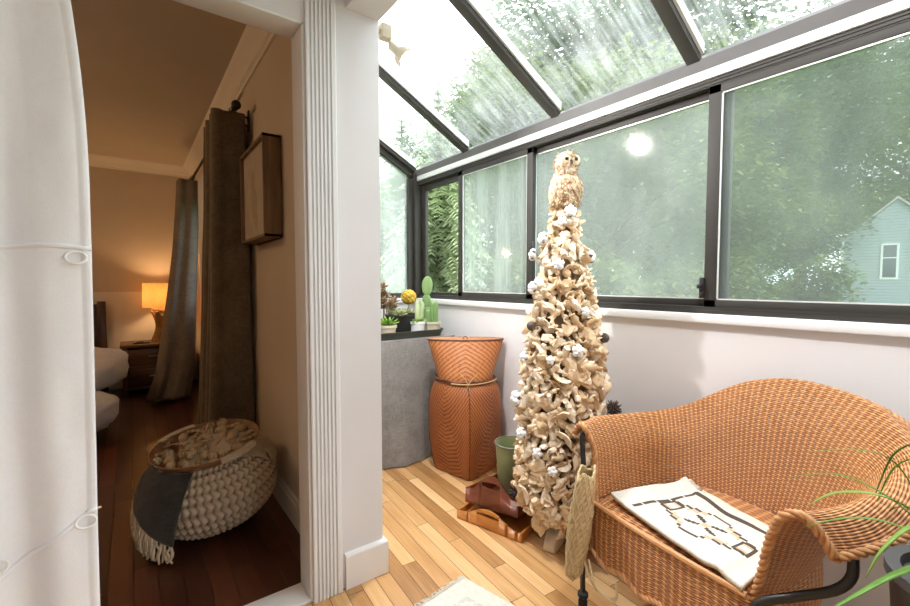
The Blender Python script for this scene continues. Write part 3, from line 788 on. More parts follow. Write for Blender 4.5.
for k in range(30):
    u = (k + .5) / 30; q = dark_(u, 1.0) + Vector((0, 0, -.002)); phi = ph0 + (ph1 - ph0) * u; dr = Vector((cos(phi), sin(phi), 0)); L = min(.12, q.z - .015) * rnd.uniform(.85, 1)
    pts = [q + Vector((0, 0, .01))]
    for i in range(1, 6): pts.append(q + dr * (.012 * i / 5 + rnd.uniform(-.004, .004)) + Vector((rnd.uniform(-.006, .006), rnd.uniform(-.006, .006), -L * i / 5)))
    b.tube(pts, [.004, .006, .007, .007, .006, .0045], 6)
b.build('fringe', M['fringe'], throw, smooth=180)
# --- oval tray of shells resting on the pouf
tc = Vector((.285, 2.475, .437)); TA, TB = .245, .225
tm = Matrix.Rotation(math.radians(-7), 3, 'Y') @ Matrix.Rotation(math.radians(8), 3, 'X')
def tw(p): return tc + tm @ Vector(p)
tray = thing('shell_tray', tc, 'wide oval wooden tray full of seashells on the knitted pouf', 'tray')
b = MB(); b.lathe([(.80, -.034), (.86, -.03), (.97, .0), (1.0, .012), (.985, .014), (.955, .004), (.85, -.024), (.5, -.026), (.02, -.026)], (0, 0, 0), 56, TA, TB, xf=None)
b.v = [tw((p[0], p[1], p[2])) for p in b.v]
b.build('tray_body', M['traywood'], tray)
for a0 in (-62, 118):
    b = MB(); pts = []
    for k in range(9):
        a = math.radians(a0 - 22 + 44 * k / 8); pts.append((a, ))
    R0 = lambda a, k: Vector((TA * k * cos(a), TB * k * sin(a), 0))
    rings = []
    for (a,) in pts:
        rings.append([tw(R0(a, .93) + Vector((0, 0, .016))), tw(R0(a, 1.045) + Vector((0, 0, .018))), tw(R0(a, 1.06) + Vector((0, 0, -.006))), tw(R0(a, 1.03) + Vector((0, 0, -.012))), tw(R0(a, 1.015) + Vector((0, 0, .010))), tw(R0(a, .94) + Vector((0, 0, .009)))])
    b.loft(rings); b.build('wrapped_handle', M['wraptape'], tray, bevel=.002)
rnd = random.Random(11)
def shell_scallop():
    b = MB()
    def fn(u, v):
        a = math.radians(-70 + 140 * u); r = .032 * v; rib = .0022 * cos(u * 18 * PI) * v
        return (r * sin(a), r * cos(a) - .012, .016 * sin(PI * min(1, v * .55 + .02)) * cos(a * .8) + rib)
    b.grid(fn, 36, 8, tone=lambda i, j: .35 + .5 * ((i // 2) % 2) * .6 + .2 * (j / 8)); return b
def shell_whelk():
    b = MB(); rings = []
    for i in range(60):
        t = i / 59; a = t * 4.2 * 2 * PI; r = .003 + .015 * t ** 1.6; R = .013 * t ** 1.5; z = .055 * (1 - t) - .02
        c = Vector((R * cos(a), R * sin(a), z)); e = Vector((cos(a), sin(a), 0))
        rings.append([c + (e * cos(2 * PI * k / 10) + Vector((0, 0, 1)) * sin(2 * PI * k / 10)) * r for k in range(10)])
    b.loft(rings); b.v = [(p[2], p[0], p[1] + .012) for p in b.v]; b.t = [.3 + .6 * ((i // 40) % 3) / 2 for i in range(len(b.t))]; return b
def shell_cowrie():
    b = MB(); b.sphere((0, 0, .012), (.027, .018, .016), 18, 12, fn=lambda d: 1 + .05 * fbm(d, 3) - (.12 if d.z < -.8 and abs(d.y) < .2 else 0)); b.t = [.75] * len(b.t); return b
def shell_razor():
    b = MB(); b.grid(lambda u, v: ((u - .5) * .10 * (1 - .1 * abs(v - .5)), (v - .5) * .024, .009 * sin(PI * v) + .008 * sin(PI * u)), 16, 8, tone=lambda i, j: .25 + .5 * ((i // 2) % 2)); return b
def shell_barnacle():
    b = MB(); b.lathe([(.018, 0), (.022, .008), (.020, .022), (.014, .034), (.0105, .034), (.012, .018), (.005, .012)], (0, 0, 0), 14); b.t = [.5 + .3 * (i % 2) for i in range(len(b.t))]
    b.v = [(p[0] * (1 + .1 * sin(9 * math.atan2(p[1], p[0]))), p[1] * (1 + .1 * sin(9 * math.atan2(p[1], p[0]))), p[2]) for p in b.v]; return b
kinds = [('scallop_shell', shell_scallop, 'ribbed tan scallop shell lying in the shell tray on the pouf'), ('whelk_shell', shell_whelk, 'spiral brown whelk shell lying in the shell tray on the pouf'),
         ('cowrie_shell', shell_cowrie, 'smooth pale rounded shell lying in the shell tray on the pouf'), ('razor_shell', shell_razor, 'long flat razor shell lying in the shell tray on the pouf'),
         ('barnacle_shell', shell_barnacle, 'cup-shaped hollow shell lying in the shell tray on the pouf')]
sm = []
for nm, fn, lab in kinds:
    o = fn().data(nm, M['shell'], smooth=60); sm.append(o)
spots = []
for ring, cnt in ((.0, 1), (.26, 6), (.50, 12), (.72, 17), (.85, 14)):
    for k in range(cnt):
        a = 2 * PI * k / cnt + ring * 5; spots.append((ring * cos(a), ring * sin(a)))
unique = {2: ('large pale whelk shell, the biggest, near the middle of the shell tray',), }
cnt_k = {}
for i, (u, v) in enumerate(spots):
    k = [0, 2, 3, 1, 4, 3, 2, 0, 3, 4, 1, 2, 3][i % 13]
    u += rnd.uniform(-.05, .05); v += rnd.uniform(-.05, .05)
    h = -.022 + .014 * rnd.random() + .010 * (1 - math.hypot(u, v)) + .016 * max(0, math.hypot(u, v) - .7)
    p = tw((u * TA, v * TB, h)); rot = tm @ Matrix.Rotation(rnd.uniform(0, 6.28), 3, 'Z') @ Matrix.Rotation(rnd.uniform(-.35, .35), 3, 'X')
    o = instance(sm[k], kinds[k][0], None, p, rot, rnd.uniform(.95, 1.35) if math.hypot(u, v) < .8 else rnd.uniform(.75, 1.0))
    tag(o, kinds[k][2], 'seashell', kinds[k][0].replace('_', ' ') + 's heaped in the tray on the pouf')

# --- white linen curtain in the doorway, close to the camera
YC = 1.25
wc = thing('linen_curtain', (-.45, YC, 0), 'white linen curtain with sewn rings hanging in the doorway on the left', 'curtain')
def wcx(z):   # right edge
    return -.070 - .005 * max(0, 1 - z) - .004 * math.sin(z * 3) - .028 * max(0, (z - 1.45) / .5) ** 2 * (1 if z > 1.45 else 0)
def wcp(u, v):
    z = .02 + 2.26 * v; x1 = wcx(min(z, 1.95)); x = x1 - (1 - u) * .95
    f = .036 * sin((x + .02 * sin(z * 2)) * 30 + .9) * min(1, (x1 - x) * 9 + .15) * (.45 + .55 * abs(z - .9) / 1.2) + .010 * sin(x * 61 + z * 1.5) * min(1, (x1 - x) * 9) * .6
    f += .007 * fbm((x * 7, z * 4, 2)) + .003 * fbm((x * 22, z * 14, 5))
    if u > .985: f -= .004
    return Vector((x, YC + f, z))
b = MB(); b.grid(wcp, 190, 110)
o = b.build('panel', M['linen'], wc, smooth=180); md = o.modifiers.new('t', 'SOLIDIFY'); md.thickness = .003
def on_wc(x, z, dy=-.006):
    u = 1 - (wcx(min(z, 1.95)) - x) / .95; p = wcp(max(0, min(1, u)), (z - .02) / 2.26); p.y += dy; return p
def tuck(pts, r):
    b = MB(); b.tube([on_wc(x, z, -.003) for x, z in pts], r, 8); b.build('tuck', M['linen'], wc, smooth=180)
tuck([(-.062 - .88 * k / 40, 1.322 + .012 * k / 40 + .004 * sin(k * .5)) for k in range(41)], .0055)
def dz(k): 
    x = -.062 - .22 * k / 40
    return (x, .742 - .105 * ((-.085 - x) / .15 if x < -.085 else 0) ** 1.0)
tuck([dz(k) for k in range(36)], .0055)
b = MB(); b.box(wcx(.3) - .018, wcx(.3) + .001, YC - .001, YC + .004, .02, 2.0)
for x, z, s in ((-.092, 1.302, 1.0), (-.094, .722, 1.0), (-.236, .668, 1.0)):
    p = on_wc(x, z, -.010); r = MB()
    r.tube([(p.x + .0175 * cos(2 * PI * k / 24), p.y + .004 * sin(2 * PI * k / 24), p.z + .0125 * sin(2 * PI * k / 24)) for k in range(25)], .0028, 8)
    r.build('ring', M['linen'] if False else M['cable'], wc)
b = MB(); p = on_wc(-.062, .743); b.tube([(p.x - .02, p.y + .004, p.z), (p.x + .007, p.y + .004, p.z + .002)], .0022, 6); b.build('dowel', M['driftpale'], wc)
b = MB(); b.tube([(-1.15, YC, 2.30), (-.0, YC, 2.30)], .012, 10)
b.build('curtain_rail', M['white'], wc)

# ================================================================== SUNROOM
# --- table under a grey cloth
tb = thing('plant_table', (1.36, 2.9, 0), 'plant table hidden under a floor-length grey linen cloth', 'table')
b = MB(); b.box(.90, 1.90, 2.56, 3.20, .835, .855); b.build('tabletop', M['walnut'], tb)
for x in (.94, 1.84):
    for y in (2.6, 3.14):
        l = MB(); l.box(x - .02, x + .02, y - .02, y + .02, 0, .835); l.build('leg', M['walnut'], tb)
b = MB()
pl = [(.885, 3.18), (.885, 2.57), (.90, 2.55), (1.88, 2.55), (1.915, 2.57), (1.915, 3.18)]
LL = [0]
for p, q in zip(pl, pl[1:]): LL.append(LL[-1] + math.hypot(q[0] - p[0], q[1] - p[1]))
def clp(u):
    d = u * LL[-1]; k = 0
    while k < len(pl) - 2 and LL[k + 1] < d: k += 1
    f = (d - LL[k]) / (LL[k + 1] - LL[k]); return pl[k][0] + (pl[k + 1][0] - pl[k][0]) * f, pl[k][1] + (pl[k + 1][1] - pl[k][1]) * f, d
def cloth_side(u, v):
    x, y, d = clp(u); k = 1 - v
    f = .022 * k * sin(d * 15 + .6 * sin(d * 4)) + .006 * k * sin(d * 41)
    if y < 2.58: y += f - .03 * k + .035 * k * min(1, abs(x - 1.6) * 3)
    else: x += f * (1 if x > 1.4 else -1)
    return (x, y, .008 + .852 * v)
b.grid(cloth_side, 160, 16)
b.grid(lambda u, v: (.885 + 1.03 * u, 2.552 + .628 * v, .860 + .001 * fbm((u * 9, v * 9, 3))), 20, 12)
o = b.build('tablecloth', M['greycloth'], smooth=60, merge=False); tag(o, 'grey linen cloth covering the plant table down to the floor', 'tablecloth')
# --- tray on the table and plants in it
ptray = thing('plant_tray', (1.38, 2.75, .863), 'long dark olive tray of potted plants on the grey table', 'tray')
def rrect(x0, x1, y0, y1, r, n=6):
    pts = []
    for cx, cy, a0 in ((x1 - r, y1 - r, 0), (x0 + r, y1 - r, 90), (x0 + r, y0 + r, 180), (x1 - r, y0 + r, 270)):
        for k in range(n + 1): a = math.radians(a0 + 90 * k / n); pts.append((cx + r * cos(a), cy + r * sin(a)))
    return pts
def rr(d, z): return [(x, y, z) for x, y in rrect(.94 - d, 1.83 + d, 2.568 - d * .4, 3.02 + d, .06 + d)]
b = MB(); b.loft([rr(-.03, .8635), rr(0, .90), rr(.012, .906), rr(.010, .912), rr(-.008, .909), rr(-.035, .870)]); b.build('tray_body', M['traydark'], ptray, smooth=50)
def pot(name, label, x, y, r0, r1, h, m, z=.871, square=False, lip=.006, group=None):
    t = thing(name, (x, y, z), label, 'potted plant', group)
    n = 4 if square else 24; b = MB(); off = PI / 4 if square else 0
    prof = [(r0, 0), (r1, h - .02), (r1 + lip, h - .018), (r1 + lip, h), (r1 - .004, h), (r1 - .008, h - .015), (r1 * .3, h - .018)]
    b.loft([[(x + r * cos(2 * PI * j / n + off), y + r * sin(2 * PI * j / n + off), z + zz) for j in range(n)] for r, zz in prof])
    b.build('pot', m, t, smooth=40, bevel=.002 if square else 0)
    s = MB(); s.lathe([(r1 * .75 if square else r1 - .009, 0), (r1 * .4, .004)], (x, y, z + h - .016), 16); s.build('soil', M['soil'], t)
    return t
def rosette(b, c, R, n, layers, up=.6, w=.35, rnd=random.Random(1)):
    for l in range(layers):
        for k in range(n):
            a = 2 * PI * k / n + l * .7 + rnd.uniform(-.15, .15); e = math.radians(15 + 60 * l / max(1, layers - 1)) * up + rnd.uniform(-.1, .1)
            L = R * (1 - .25 * l / layers) * rnd.uniform(.85, 1.1); d = Vector((cos(a) * cos(e), sin(a) * cos(e), sin(e))); s = Vector((-sin(a), cos(a), 0)); nrm = d.cross(s)
            b.ct = rnd.random(); wd = L * w
            rings = []
            for q, ww in ((0, .35), (.35, .9), (.7, 1.0), (.92, .5), (1, .06)):
                cpt = Vector(c) + d * L * q + Vector((0, 0, .12 * L * q * q))
                rings.append([cpt + (s * cos(2 * PI * j / 6) * .5 + nrm * sin(2 * PI * j / 6) * .16) * wd * ww for j in range(6)])
            b.loft(rings)
rnd = random.Random(21)
# black square planter with succulents
t = pot('black_planter', 'black square planter of trailing succulents at left of the plant tray', 1.56, 2.765, .085, .105, .145, M['potblack'], square=True)
b = MB()
for k in range(9): rosette(b, (1.56 + rnd.uniform(-.07, .07), 2.765 + rnd.uniform(-.07, .07), 1.008), rnd.uniform(.045, .07), 7, 3, .8, .4, rnd)
b.build('succulents', M['succ'], t, smooth=60)
b = MB()
for k in range(5): rosette(b, (1.535 + rnd.uniform(-.05, .05), 2.78 + rnd.uniform(-.03, .05), 1.045 + .014 * k), rnd.uniform(.04, .055), 8, 3, .9, .35, rnd)
b.build('rusty_succulents', M['succpink'], t, smooth=60)
# tall rusty succulent in beige pot at the pier edge
t = pot('succulent_pot', 'beige clay pot with trailing green leaf at far left of the plant tray', 1.40, 2.655, .052, .06, .085, M['potbeige'])
b = MB(); rosette(b, (1.40, 2.655, .955), .085, 8, 3, .6, .3, rnd); b.build('leaves', M['lime'], t, smooth=60)
t = pot('tall_succulent', 'tall rusty brown succulent in a hidden pot behind the black planter', 1.47, 2.91, .05, .058, .10, M['potbeige'])
b = MB()
for k in range(8):
    x, y = 1.475 + rnd.uniform(-.045, .045), 2.90 + rnd.uniform(-.035, .035); h = rnd.uniform(.17, .28)
    b.ct = .4; b.tube([(x, y, .93), (x + .006, y, .93 + h * .5), (x, y, .93 + h)], .005, 6); rosette(b, (x, y, .93 + h), .052, 8, 3, .8, .38, rnd)
    rosette(b, (x, y, .93 + h * .7), .045, 7, 2, .5, .38, rnd)
b.build('leaves', M['succpink'], t, smooth=60)
# yellow flower in small black pot at the back
t = pot('flower_pot', 'small black pot with golden yellow flower head behind the white pot', 1.72, 2.90, .042, .050, .14, M['potblack'], z=.872)
b = MB(); b.tube([(1.72, 2.90, .99), (1.715, 2.90, 1.10)], .005, 6); b.build('stem', M['succ'], t)
b = MB()
for k in range(60):
    z = 1 - 2 * (k + .5) / 60; a = k * 2.39996; q = math.sqrt(1 - z * z); d = Vector((q * cos(a), q * sin(a), z)); c = Vector((1.715, 2.90, 1.135)); b.ct = rnd.random()
    b.sphere(c + d * .045, (.018, .018, .015), 7, 5)
b.build('flower_head', M['yellow'], t, smooth=180)
# white pot with fuzzy pale cactus and lime leaves
t = pot('white_pot', 'white pot of fuzzy pale cactus and lime leaves between black planter and cream pot', 1.668, 2.70, .05, .056, .095, M['potwhite'])
b = MB()
for k in range(7):
    x, y = 1.685 + rnd.uniform(-.03, .03), 2.705 + rnd.uniform(-.025, .025); h = rnd.uniform(.10, .19); b.ct = rnd.random()
    b.tube([(x, y, .945), (x, y, .95 + h * .4), (x + rnd.uniform(-.01, .01), y, .93 + h * .85), (x, y, .93 + h)], [.016, .020, .017, .004], 9)
b.build('cactus', M['cactuspale'], t, smooth=60)
b = MB()
for k in range(4): rosette(b, (1.64 + .014 * k, 2.68, .955), .045, 7, 2, .6, .5, rnd)
b.build('leaves', M['lime'], t, smooth=60)
# cream pot with column cactus and a tall prickly pear
t = pot('cream_pot', 'speckled cream pot with ridged cactus at right end of the plant tray', 1.775, 2.655, .05, .056, .09, M['potcream'])
def column(b, x, y, z0, z1, r, ribs=9):
    rings = []
    for i in range(16):
        q = i / 15; rad = r * (.85 + .2 * sin(PI * q)) * (1 if q < .8 else math.sqrt(max(.02, 1 - ((q - .8) / .2) ** 2)))
        rings.append([(x + rad * (1 + .16 * cos(ribs * 2 * PI * j / 54)) * cos(2 * PI * j / 54), y + rad * (1 + .16 * cos(ribs * 2 * PI * j / 54)) * sin(2 * PI * j / 54), z0 + (z1 - z0) * q) for j in range(54)])
    b.loft(rings)
b = MB(); b.ct = .4; column(b, 1.785, 2.655, .94, 1.115, .026); column(b, 1.748, 2.675, .94, 1.05, .018); b.build('cactus', M['cactus'], t, smooth=60)
t = pot('prickly_pear', 'prickly pear cactus with a tall oval pad against the open window', 1.835, 2.83, .045, .052, .10, M['potbeige'])
b = MB()
def padc(b, c, w, h, ang, tone):
    b.ct = tone; M3 = Matrix.Rotation(math.radians(-35), 3, 'Z') @ Matrix.Rotation(ang, 3, 'Y')
    i0 = len(b.v); b.sphere((0, 0, 0), (w, .010, h), 18, 14, fn=lambda d: 1 + .05 * d.z)
    for i in range(i0, len(b.v)): b.v[i] = tuple(Vector(c) + M3 @ (Vector(b.v[i]) + Vector((0, 0, h))))
padc(b, (1.835, 2.83, .95), .030, .055, .05, .3); padc(b, (1.838, 2.83, 1.045), .034, .056, -.05, .55)
padc(b, (1.835, 2.83, 1.14), .042, .076, .05, .85)
b.build('pads', M['cactus'], t, smooth=180)

# --- tall woven basket
bx_, by_ = 1.770, 2.262; ANG = math.radians(11.3)
bk = thing('lidded_basket', (bx_, by_, 0), 'tall reddish brown herringbone basket with flared lid by the grey cloth', 'basket')
e1 = Vector((-sin(ANG), cos(ANG), 0)); e2 = Vector((cos(ANG), sin(ANG), 0))
def bring(ha, hb, ex, z, n=64):
    pts = []
    for j in range(n):
        a = 2 * PI * j / n + PI / 4
        ca, sa = cos(a), sin(a)
        pts.append(Vector((bx_, by_, z)) + e2 * (math.copysign(abs(ca) ** (2 / ex), ca) * hb) + e1 * (math.copysign(abs(sa) ** (2 / ex), sa) * ha))
    return pts
prof = [(.158, .143, 9, .006), (.166, .151, 9, .04), (.184, .168, 6.5, .12), (.202, .184, 5, .22), (.216, .197, 3.6, .33), (.226, .207, 2.9, .43), (.224, .206, 2.6, .51), (.212, .198, 2.4, .565), (.190, .184, 2.3, .605), (.182, .178, 2.2, .625)]
def dense(pf, m):
    out = []
    for i in range((len(pf) - 1) * m + 1): out.append(tuple(crom([Vector((p[0], p[1], p[2])) for p in pf], i / m)) + (crom([Vector((p[3], 0, 0)) for p in pf], i / m)[0],))
    return out
dp = dense(prof, 4)
b = MB(); b.ct = .22
b.loft([bring(*p) for p in dp], uvs=lambda i, j: ((j / 16) + .5, dp[i][3] / .026)); b.build('basket_body', M['basket'], bk, smooth=50)
lid = [(.180, .178, 2.2, .622), (.190, .170, 2.2, .66), (.213, .140, 2.2, .74), (.236, .105, 2.1, .82), (.250, .080, 2.1, .872), (.242, .070, 2.1, .876), (.10, .02, 2, .872)]
dl = dense(lid, 3)
ew, ed = Vector((.794, -.608, 0)), Vector((.608, .794, 0))     # the mouth is pressed flat, facing the room
def lring(hw, hd, ex, z, n=64):
    return [Vector((bx_, by_, z)) + ew * (math.copysign(abs(cos(2 * PI * j / n)) ** (2 / ex), cos(2 * PI * j / n)) * hw) + ed * (math.copysign(abs(sin(2 * PI * j / n)) ** (2 / ex), sin(2 * PI * j / n)) * hd) for j in range(n)]
b = MB(); b.ct = .8; b.loft([lring(*p) for p in dl], uvs=lambda i, j: ((j / 32), dl[i][3] / .026)); ld = b.build('lid', M['basket'], bk, smooth=50)
b = MB(); b.tube(lring(.250, .080, 2.1, .872) + lring(.250, .080, 2.1, .872)[:1], .006, 6); b.build('lid_rim', M['basketrim'], ld)
b = MB(); q = Vector((bx_, by_, .874)) - ed * .02
b.tube([q + ew * (.014 * cos(PI * k / 10)) + Vector((0, 0, .018 * sin(PI * k / 10))) for k in range(11)], .003, 6); b.build('lid_loop', M['basketrim'], ld)
b = MB()
for z, rr_ in ((.622, .006), (.606, .005)): b.tube([p + Vector((0, 0, .003 * sin(i * .6))) for i, p in enumerate(bring(.190, .186, 2.3, z))] + bring(.190, .186, 2.3, z)[:1], rr_, 6)
b.build('waist_band', M['basketrim'], bk)
b = MB(); ctr = (Vector((bx_, by_, .612)) - (e2 * .7 + e1 * .72).normalized() * .192)
sd = (e1 - e2).normalized()
nrm = -(e2 * .7 + e1 * .72).normalized() * .008
b.tube([ctr + sd * -.06 + nrm + Vector((0, 0, .07)), ctr + sd * -.02 + nrm * 1.6 + Vector((0, 0, .03)), ctr + nrm * 2, ctr + sd * .012 + nrm * 2 + Vector((0, 0, -.03))], .0035, 6)
b.tube([ctr + sd * .05 + nrm + Vector((0, 0, .07)), ctr + sd * .015 + nrm * 1.6 + Vector((0, 0, .03)), ctr + nrm * 2.4, ctr + sd * -.01 + nrm * 2 + Vector((0, 0, -.04))], .0035, 6)
b.tube([p + (p - Vector((bx_, by_, .613))).normalized() * .008 for p in bring(.190, .186, 2.3, .613)][26:56], .0045, 6)
b.sphere(ctr + nrm * 2.2, .009); b.build('tie_cord', M['cordbrown'], bk)
for k in range(4):
    b = MB(); j = 16 * k
    b.tube([bring(*p)[j] for p in dp], .0035, 5); b.build('corner_rib', M['basketrim'], bk)

# --- two wooden trays and the green bucket
def handled_tray(c, ang, L, W, hw, hs, m, name, label, tilt_=None, side=None):
    """L along local y (end boards at +-L/2), W along local x"""
    c = Vector(c); R = Matrix.Rotation(ang, 3, 'Z')
    if tilt_ is not None: R = R @ tilt_
    t = thing(name, c, label, 'tray')
    P = lambda x, y, z: c + R @ Vector((x, y, z))
    th = .011
    b = MB(); b.box(-W / 2, W / 2, -L / 2, L / 2, 0, .008, xf=lambda v: P(*v)); b.build('tray_bottom', m, t, bevel=.001)
    for s in (-1, 1):
        b = MB(); b.box(s * (W / 2 - th) if s > 0 else -W / 2, s * W / 2 if s > 0 else -W / 2 + th, -L / 2 + th, L / 2 - th, .008, hs, xf=lambda v: P(*v)); b.build('side_board', m, t, bevel=.002)
    for s in (-1, 1):
        top = []
        N = 28
        for k in range(N + 1):
            q = -1 + 2 * k / N; x = q * W / 2; hump = hs + (hw - hs) * (.5 + .5 * cos(PI * min(1, abs(q) / .82))) ** .8
            top.append((x, hump))
        # outline with a real hand-hole: build as two shells bridged around the slot
        b = MB(); y0, y1 = (s * (L / 2 - th), s * L / 2)
        hx, hz0, hz1 = W * .17, hw * .60, hw * .80
        cols = sorted(set([x for x, _ in top] + [-hx, hx]))
        def toph(x):
            q = x / (W / 2); return hs + (hw - hs) * (.5 + .5 * cos(PI * min(1, abs(q) / .82))) ** .8
        for a, d in zip(cols, cols[1:]):
            mid = (a + d) / 2
            bands = [(0, 0, toph(a), toph(d))] if abs(mid) > hx else [(0, 0, hz0 + .006 * (a / hx) ** 2, hz0 + .006 * (d / hx) ** 2), (hz1 - .006 * (a / hx) ** 2, hz1 - .006 * (d / hx) ** 2, toph(a), toph(d))]
            for z00, z01, z10, z11 in bands:
                b.loft([[P(a, y0, z00), P(a, y1, z00), P(a, y1, z10), P(a, y0, z10)], [P(d, y0, z01), P(d, y1, z01), P(d, y1, z11), P(d, y0, z11)]], cap0=abs(a) >= hx - 1e-6, cap1=abs(d) >= hx - 1e-6)
        b.build('handle_board', m, t, merge=True, smooth=12)
    return t
# front board of the pale tray runs from (1.35,1.80) to (1.46,1.43)
fa = Vector((1.352, 1.797, 0)); fb_ = Vector((1.462, 1.432, 0)); dv = (fb_ - fa); W1 = dv.length; dv.normalize(); back = Vector((-dv.y, dv.x, 0))
L1 = .40; c1_ = (fa + fb_) / 2 + back * L1 / 2; angt = math.atan2(back.y, back.x) - PI / 2
handled_tray((c1_.x, c1_.y, .0015), angt, L1, W1, .098, .045, M['traypine'], 'pine_tray', 'honey pine tray with cut-out handle on the oak floor beneath the mahogany tray')
tl2 = Matrix.Rotation(math.radians(-7), 3, 'X') @ Matrix.Rotation(math.radians(-2), 3, 'Y')
c2_ = Vector((1.612, 1.692, .060))
handled_tray(c2_, angt, .34, .315, .165, .075, M['traymahog'], 'mahogany_tray', 'dark red mahogany tray tilted on top of the pine tray', tl2)
bu = thing('green_bucket', (1.70, 1.735, .062), 'sage green metal bucket standing in the mahogany tray', 'bucket')
b = MB(); b.lathe([(.078, 0), (.082, .01), (.098, .27), (.103, .275), (.103, .283), (.097, .283), (.094, .275), (.078, .016), (.02, .012)], (1.70, 1.735, .066), 40); b.build('bucket_body', M['green'], bu)
b = MB(); b.tube([(1.70 + .1005 * cos(2 * PI * k / 40), 1.735 + .1005 * sin(2 * PI * k / 40), .348) for k in range(41)], .005, 8); b.build('rolled_rim', M['rim'], bu)
# a spiky dried seed head leaning in the tray
sp = thing('dried_thistle', (1.60, 1.60, .09), 'spiky brown dried thistle between the green bucket and the driftwood tree', 'dried thistle')
rnd = random.Random(5); b = MB()
for k in range(60):
    z = 1 - 2 * (k + .5) / 60; a = k * 2.39996; q = math.sqrt(1 - z * z); d = Vector((q * cos(a), q * sin(a), z)); c = Vector((1.60, 1.60, .145))
    b.tube([c + d * .012, c + d * rnd.uniform(.035, .055)], [.005, .0015], 5)
b.build('spikes', M['husk'], sp)

# --- the driftwood tree
ax, ay = 1.66, 1.36
RP = [(.02, .06), (.06, .085), (.10, .12), (.17, .17), (.25, .192), (.38, .185), (.6, .178), (.85, .163), (1.1, .135), (1.3, .10), (1.47, .066), (1.58, .042)]
def tr_r(z):
    for (a, ra), (c, rc) in zip(RP, RP[1:]):
        if z <= c: return ra + (rc - ra) * max(0, (z - a) / (c - a))
    return RP[-1][1]
tree = thing('driftwood_tree', (ax, ay, 0), 'tall cone-shaped tree of cream driftwood pieces standing before the window', 'tree sculpture')
b = MB(); b.lathe([(max(.02, tr_r(z) - .035), z) for z in [.10, .15, .25, .38, .6, .85, 1.1, 1.3, 1.47, 1.57]], (ax, ay, 0), 28); b.build('core', M['core'], tree)
rnd = random.Random(7)
for k in range(3):
    a = math.radians((200, 285, 20)[k]); b = MB(); c = Vector((ax, ay, 0)); d = Vector((cos(a), sin(a), 0)); s = Vector((-sin(a), cos(a), 0))
    rings = []
    for q, w, z0, z1 in ((.0, .04, .03, .10), (.07, .045, .02, .095), (.13, .035, .003, .07), (.16, .03, .003, .045)):
        rings.append([c + d * q + s * w + Vector((0, 0, z0)), c + d * q - s * w + Vector((0, 0, z0)), c + d * q - s * w * .8 + Vector((0, 0, z1)), c + d * q + s * w * .8 + Vector((0, 0, z1))])
    b.loft(rings); b.build('foot', M['driftpale'], tree, bevel=.008)
def piece(kind, r):
    """one weathered chunk about 1 unit long, along x, lying on z=0"""
    b = MB()
    if kind < 5:       # bent tapering stick with knobs
        n = 8; pts = []; rad = []; bend = r.uniform(-.5, .5); b2 = r.uniform(-.35, .35)
        for i in range(n):
            t = i / (n - 1) - .5; pts.append((t, bend * (t * t - .08) + .04 * r.uniform(-1, 1), b2 * t * t + .05 * r.uniform(-1, 1)))
            rad.append(max(.04, (.17 + .07 * r.uniform(-1, 1)) * (1 - 1.1 * abs(t) ** 2.2)))
        b.tube(pts, rad, 8, squash=(1, r.uniform(.5, .85)))
        if r.random() < .6:
            i = r.randint(2, 5); p = Vector(pts[i]); e = p + Vector((r.uniform(-.2, .2), r.choice((-1, 1)) * r.uniform(.22, .38), r.uniform(.0, .2))); b.tube([p, (p + e) / 2 + Vector((.03, 0, .03)), e], [.1, .075, .03], 7)
    elif kind < 7:     # curled bracket-like cup
        c = r.uniform(.6, 1.1); w = r.uniform(.6, .8); wave = r.uniform(2, 4); ph = r.uniform(0, 6)
        def cup(off):
            def fn(u, v):
                a = (u - .5) * 2.4 * c; rad = (.12 + .5 * v * w)
                z = .34 * v ** 1.5 + .07 * sin(wave * a + ph) * v + off
                return Vector((rad * sin(a), rad * cos(a) - .25, z * .9 - .1))
            return fn
        t, o_ = cup(.06), cup(-.07); n, m = 12, 5; rings = []
        for i in range(n + 1):
            u = i / n
            rings.append([t(u, j / m) for j in range(m + 1)] + [o_(u, j / m) for j in range(m, -1, -1)])
        b.loft(rings)
    else:              # knobbly root lump
        sd = r.uniform(0, 50)
        b.sphere((0, 0, 0), (r.uniform(.36, .5), r.uniform(.22, .32), r.uniform(.18, .26)), 14, 9, fn=lambda d: 1 + .55 * fbm(d, 1.6, sd) + .22 * fbm(d, 4, sd))
    return b
protos = [piece(k % 9, rnd) for k in range(18)]
meshes = []
for k, p in enumerate(protos):
    meshes.append([])
    for tn in (.15, .45, .7, .95):
        p.t = [tn] * len(p.f); meshes[-1].append(p.data('driftwood_piece', M['drift'], smooth=50))
allp = []
z = .075
golden = 0
while z < 1.60:
    r = tr_r(z); circ = 2 * PI * r; n = max(4, int(circ / .044))
    for k in range(n):
        a = 2 * PI * (k + rnd.uniform(-.35, .35)) / n + golden
        s = rnd.uniform(.055, .118) * (.62 + .38 * min(1, r / .18))
        allp.append((a, z + rnd.uniform(-.018, .018), s, rnd.randrange(18), rnd.randrange(4), rnd.uniform(0, 6.28), rnd.uniform(-.7, .7), rnd.uniform(-.9, .9), rnd.uniform(-.018, .020)))
    golden += .6; z += .026
def pmat(p):
    a, z, s, k, tn, sp_, t1, t2, off = p
    n = Vector((cos(a), sin(a), .15)).normalized(); tx = Vector((-sin(a), cos(a), 0)); tz = n.cross(tx)
    R = Matrix((tx, tz, n)).transposed() @ Matrix.Rotation(sp_, 3, 'Z') @ Matrix.Rotation(t1, 3, 'X') @ Matrix.Rotation(t2, 3, 'Y')
    c = Vector((ax, ay, 0)) + Vector((cos(a), sin(a), 0)) * (tr_r(z) + off) + Vector((0, 0, z))
    return c, R
camd = math.atan2(-ay, -ax)
def facing(p): return cos(p[0] - camd)
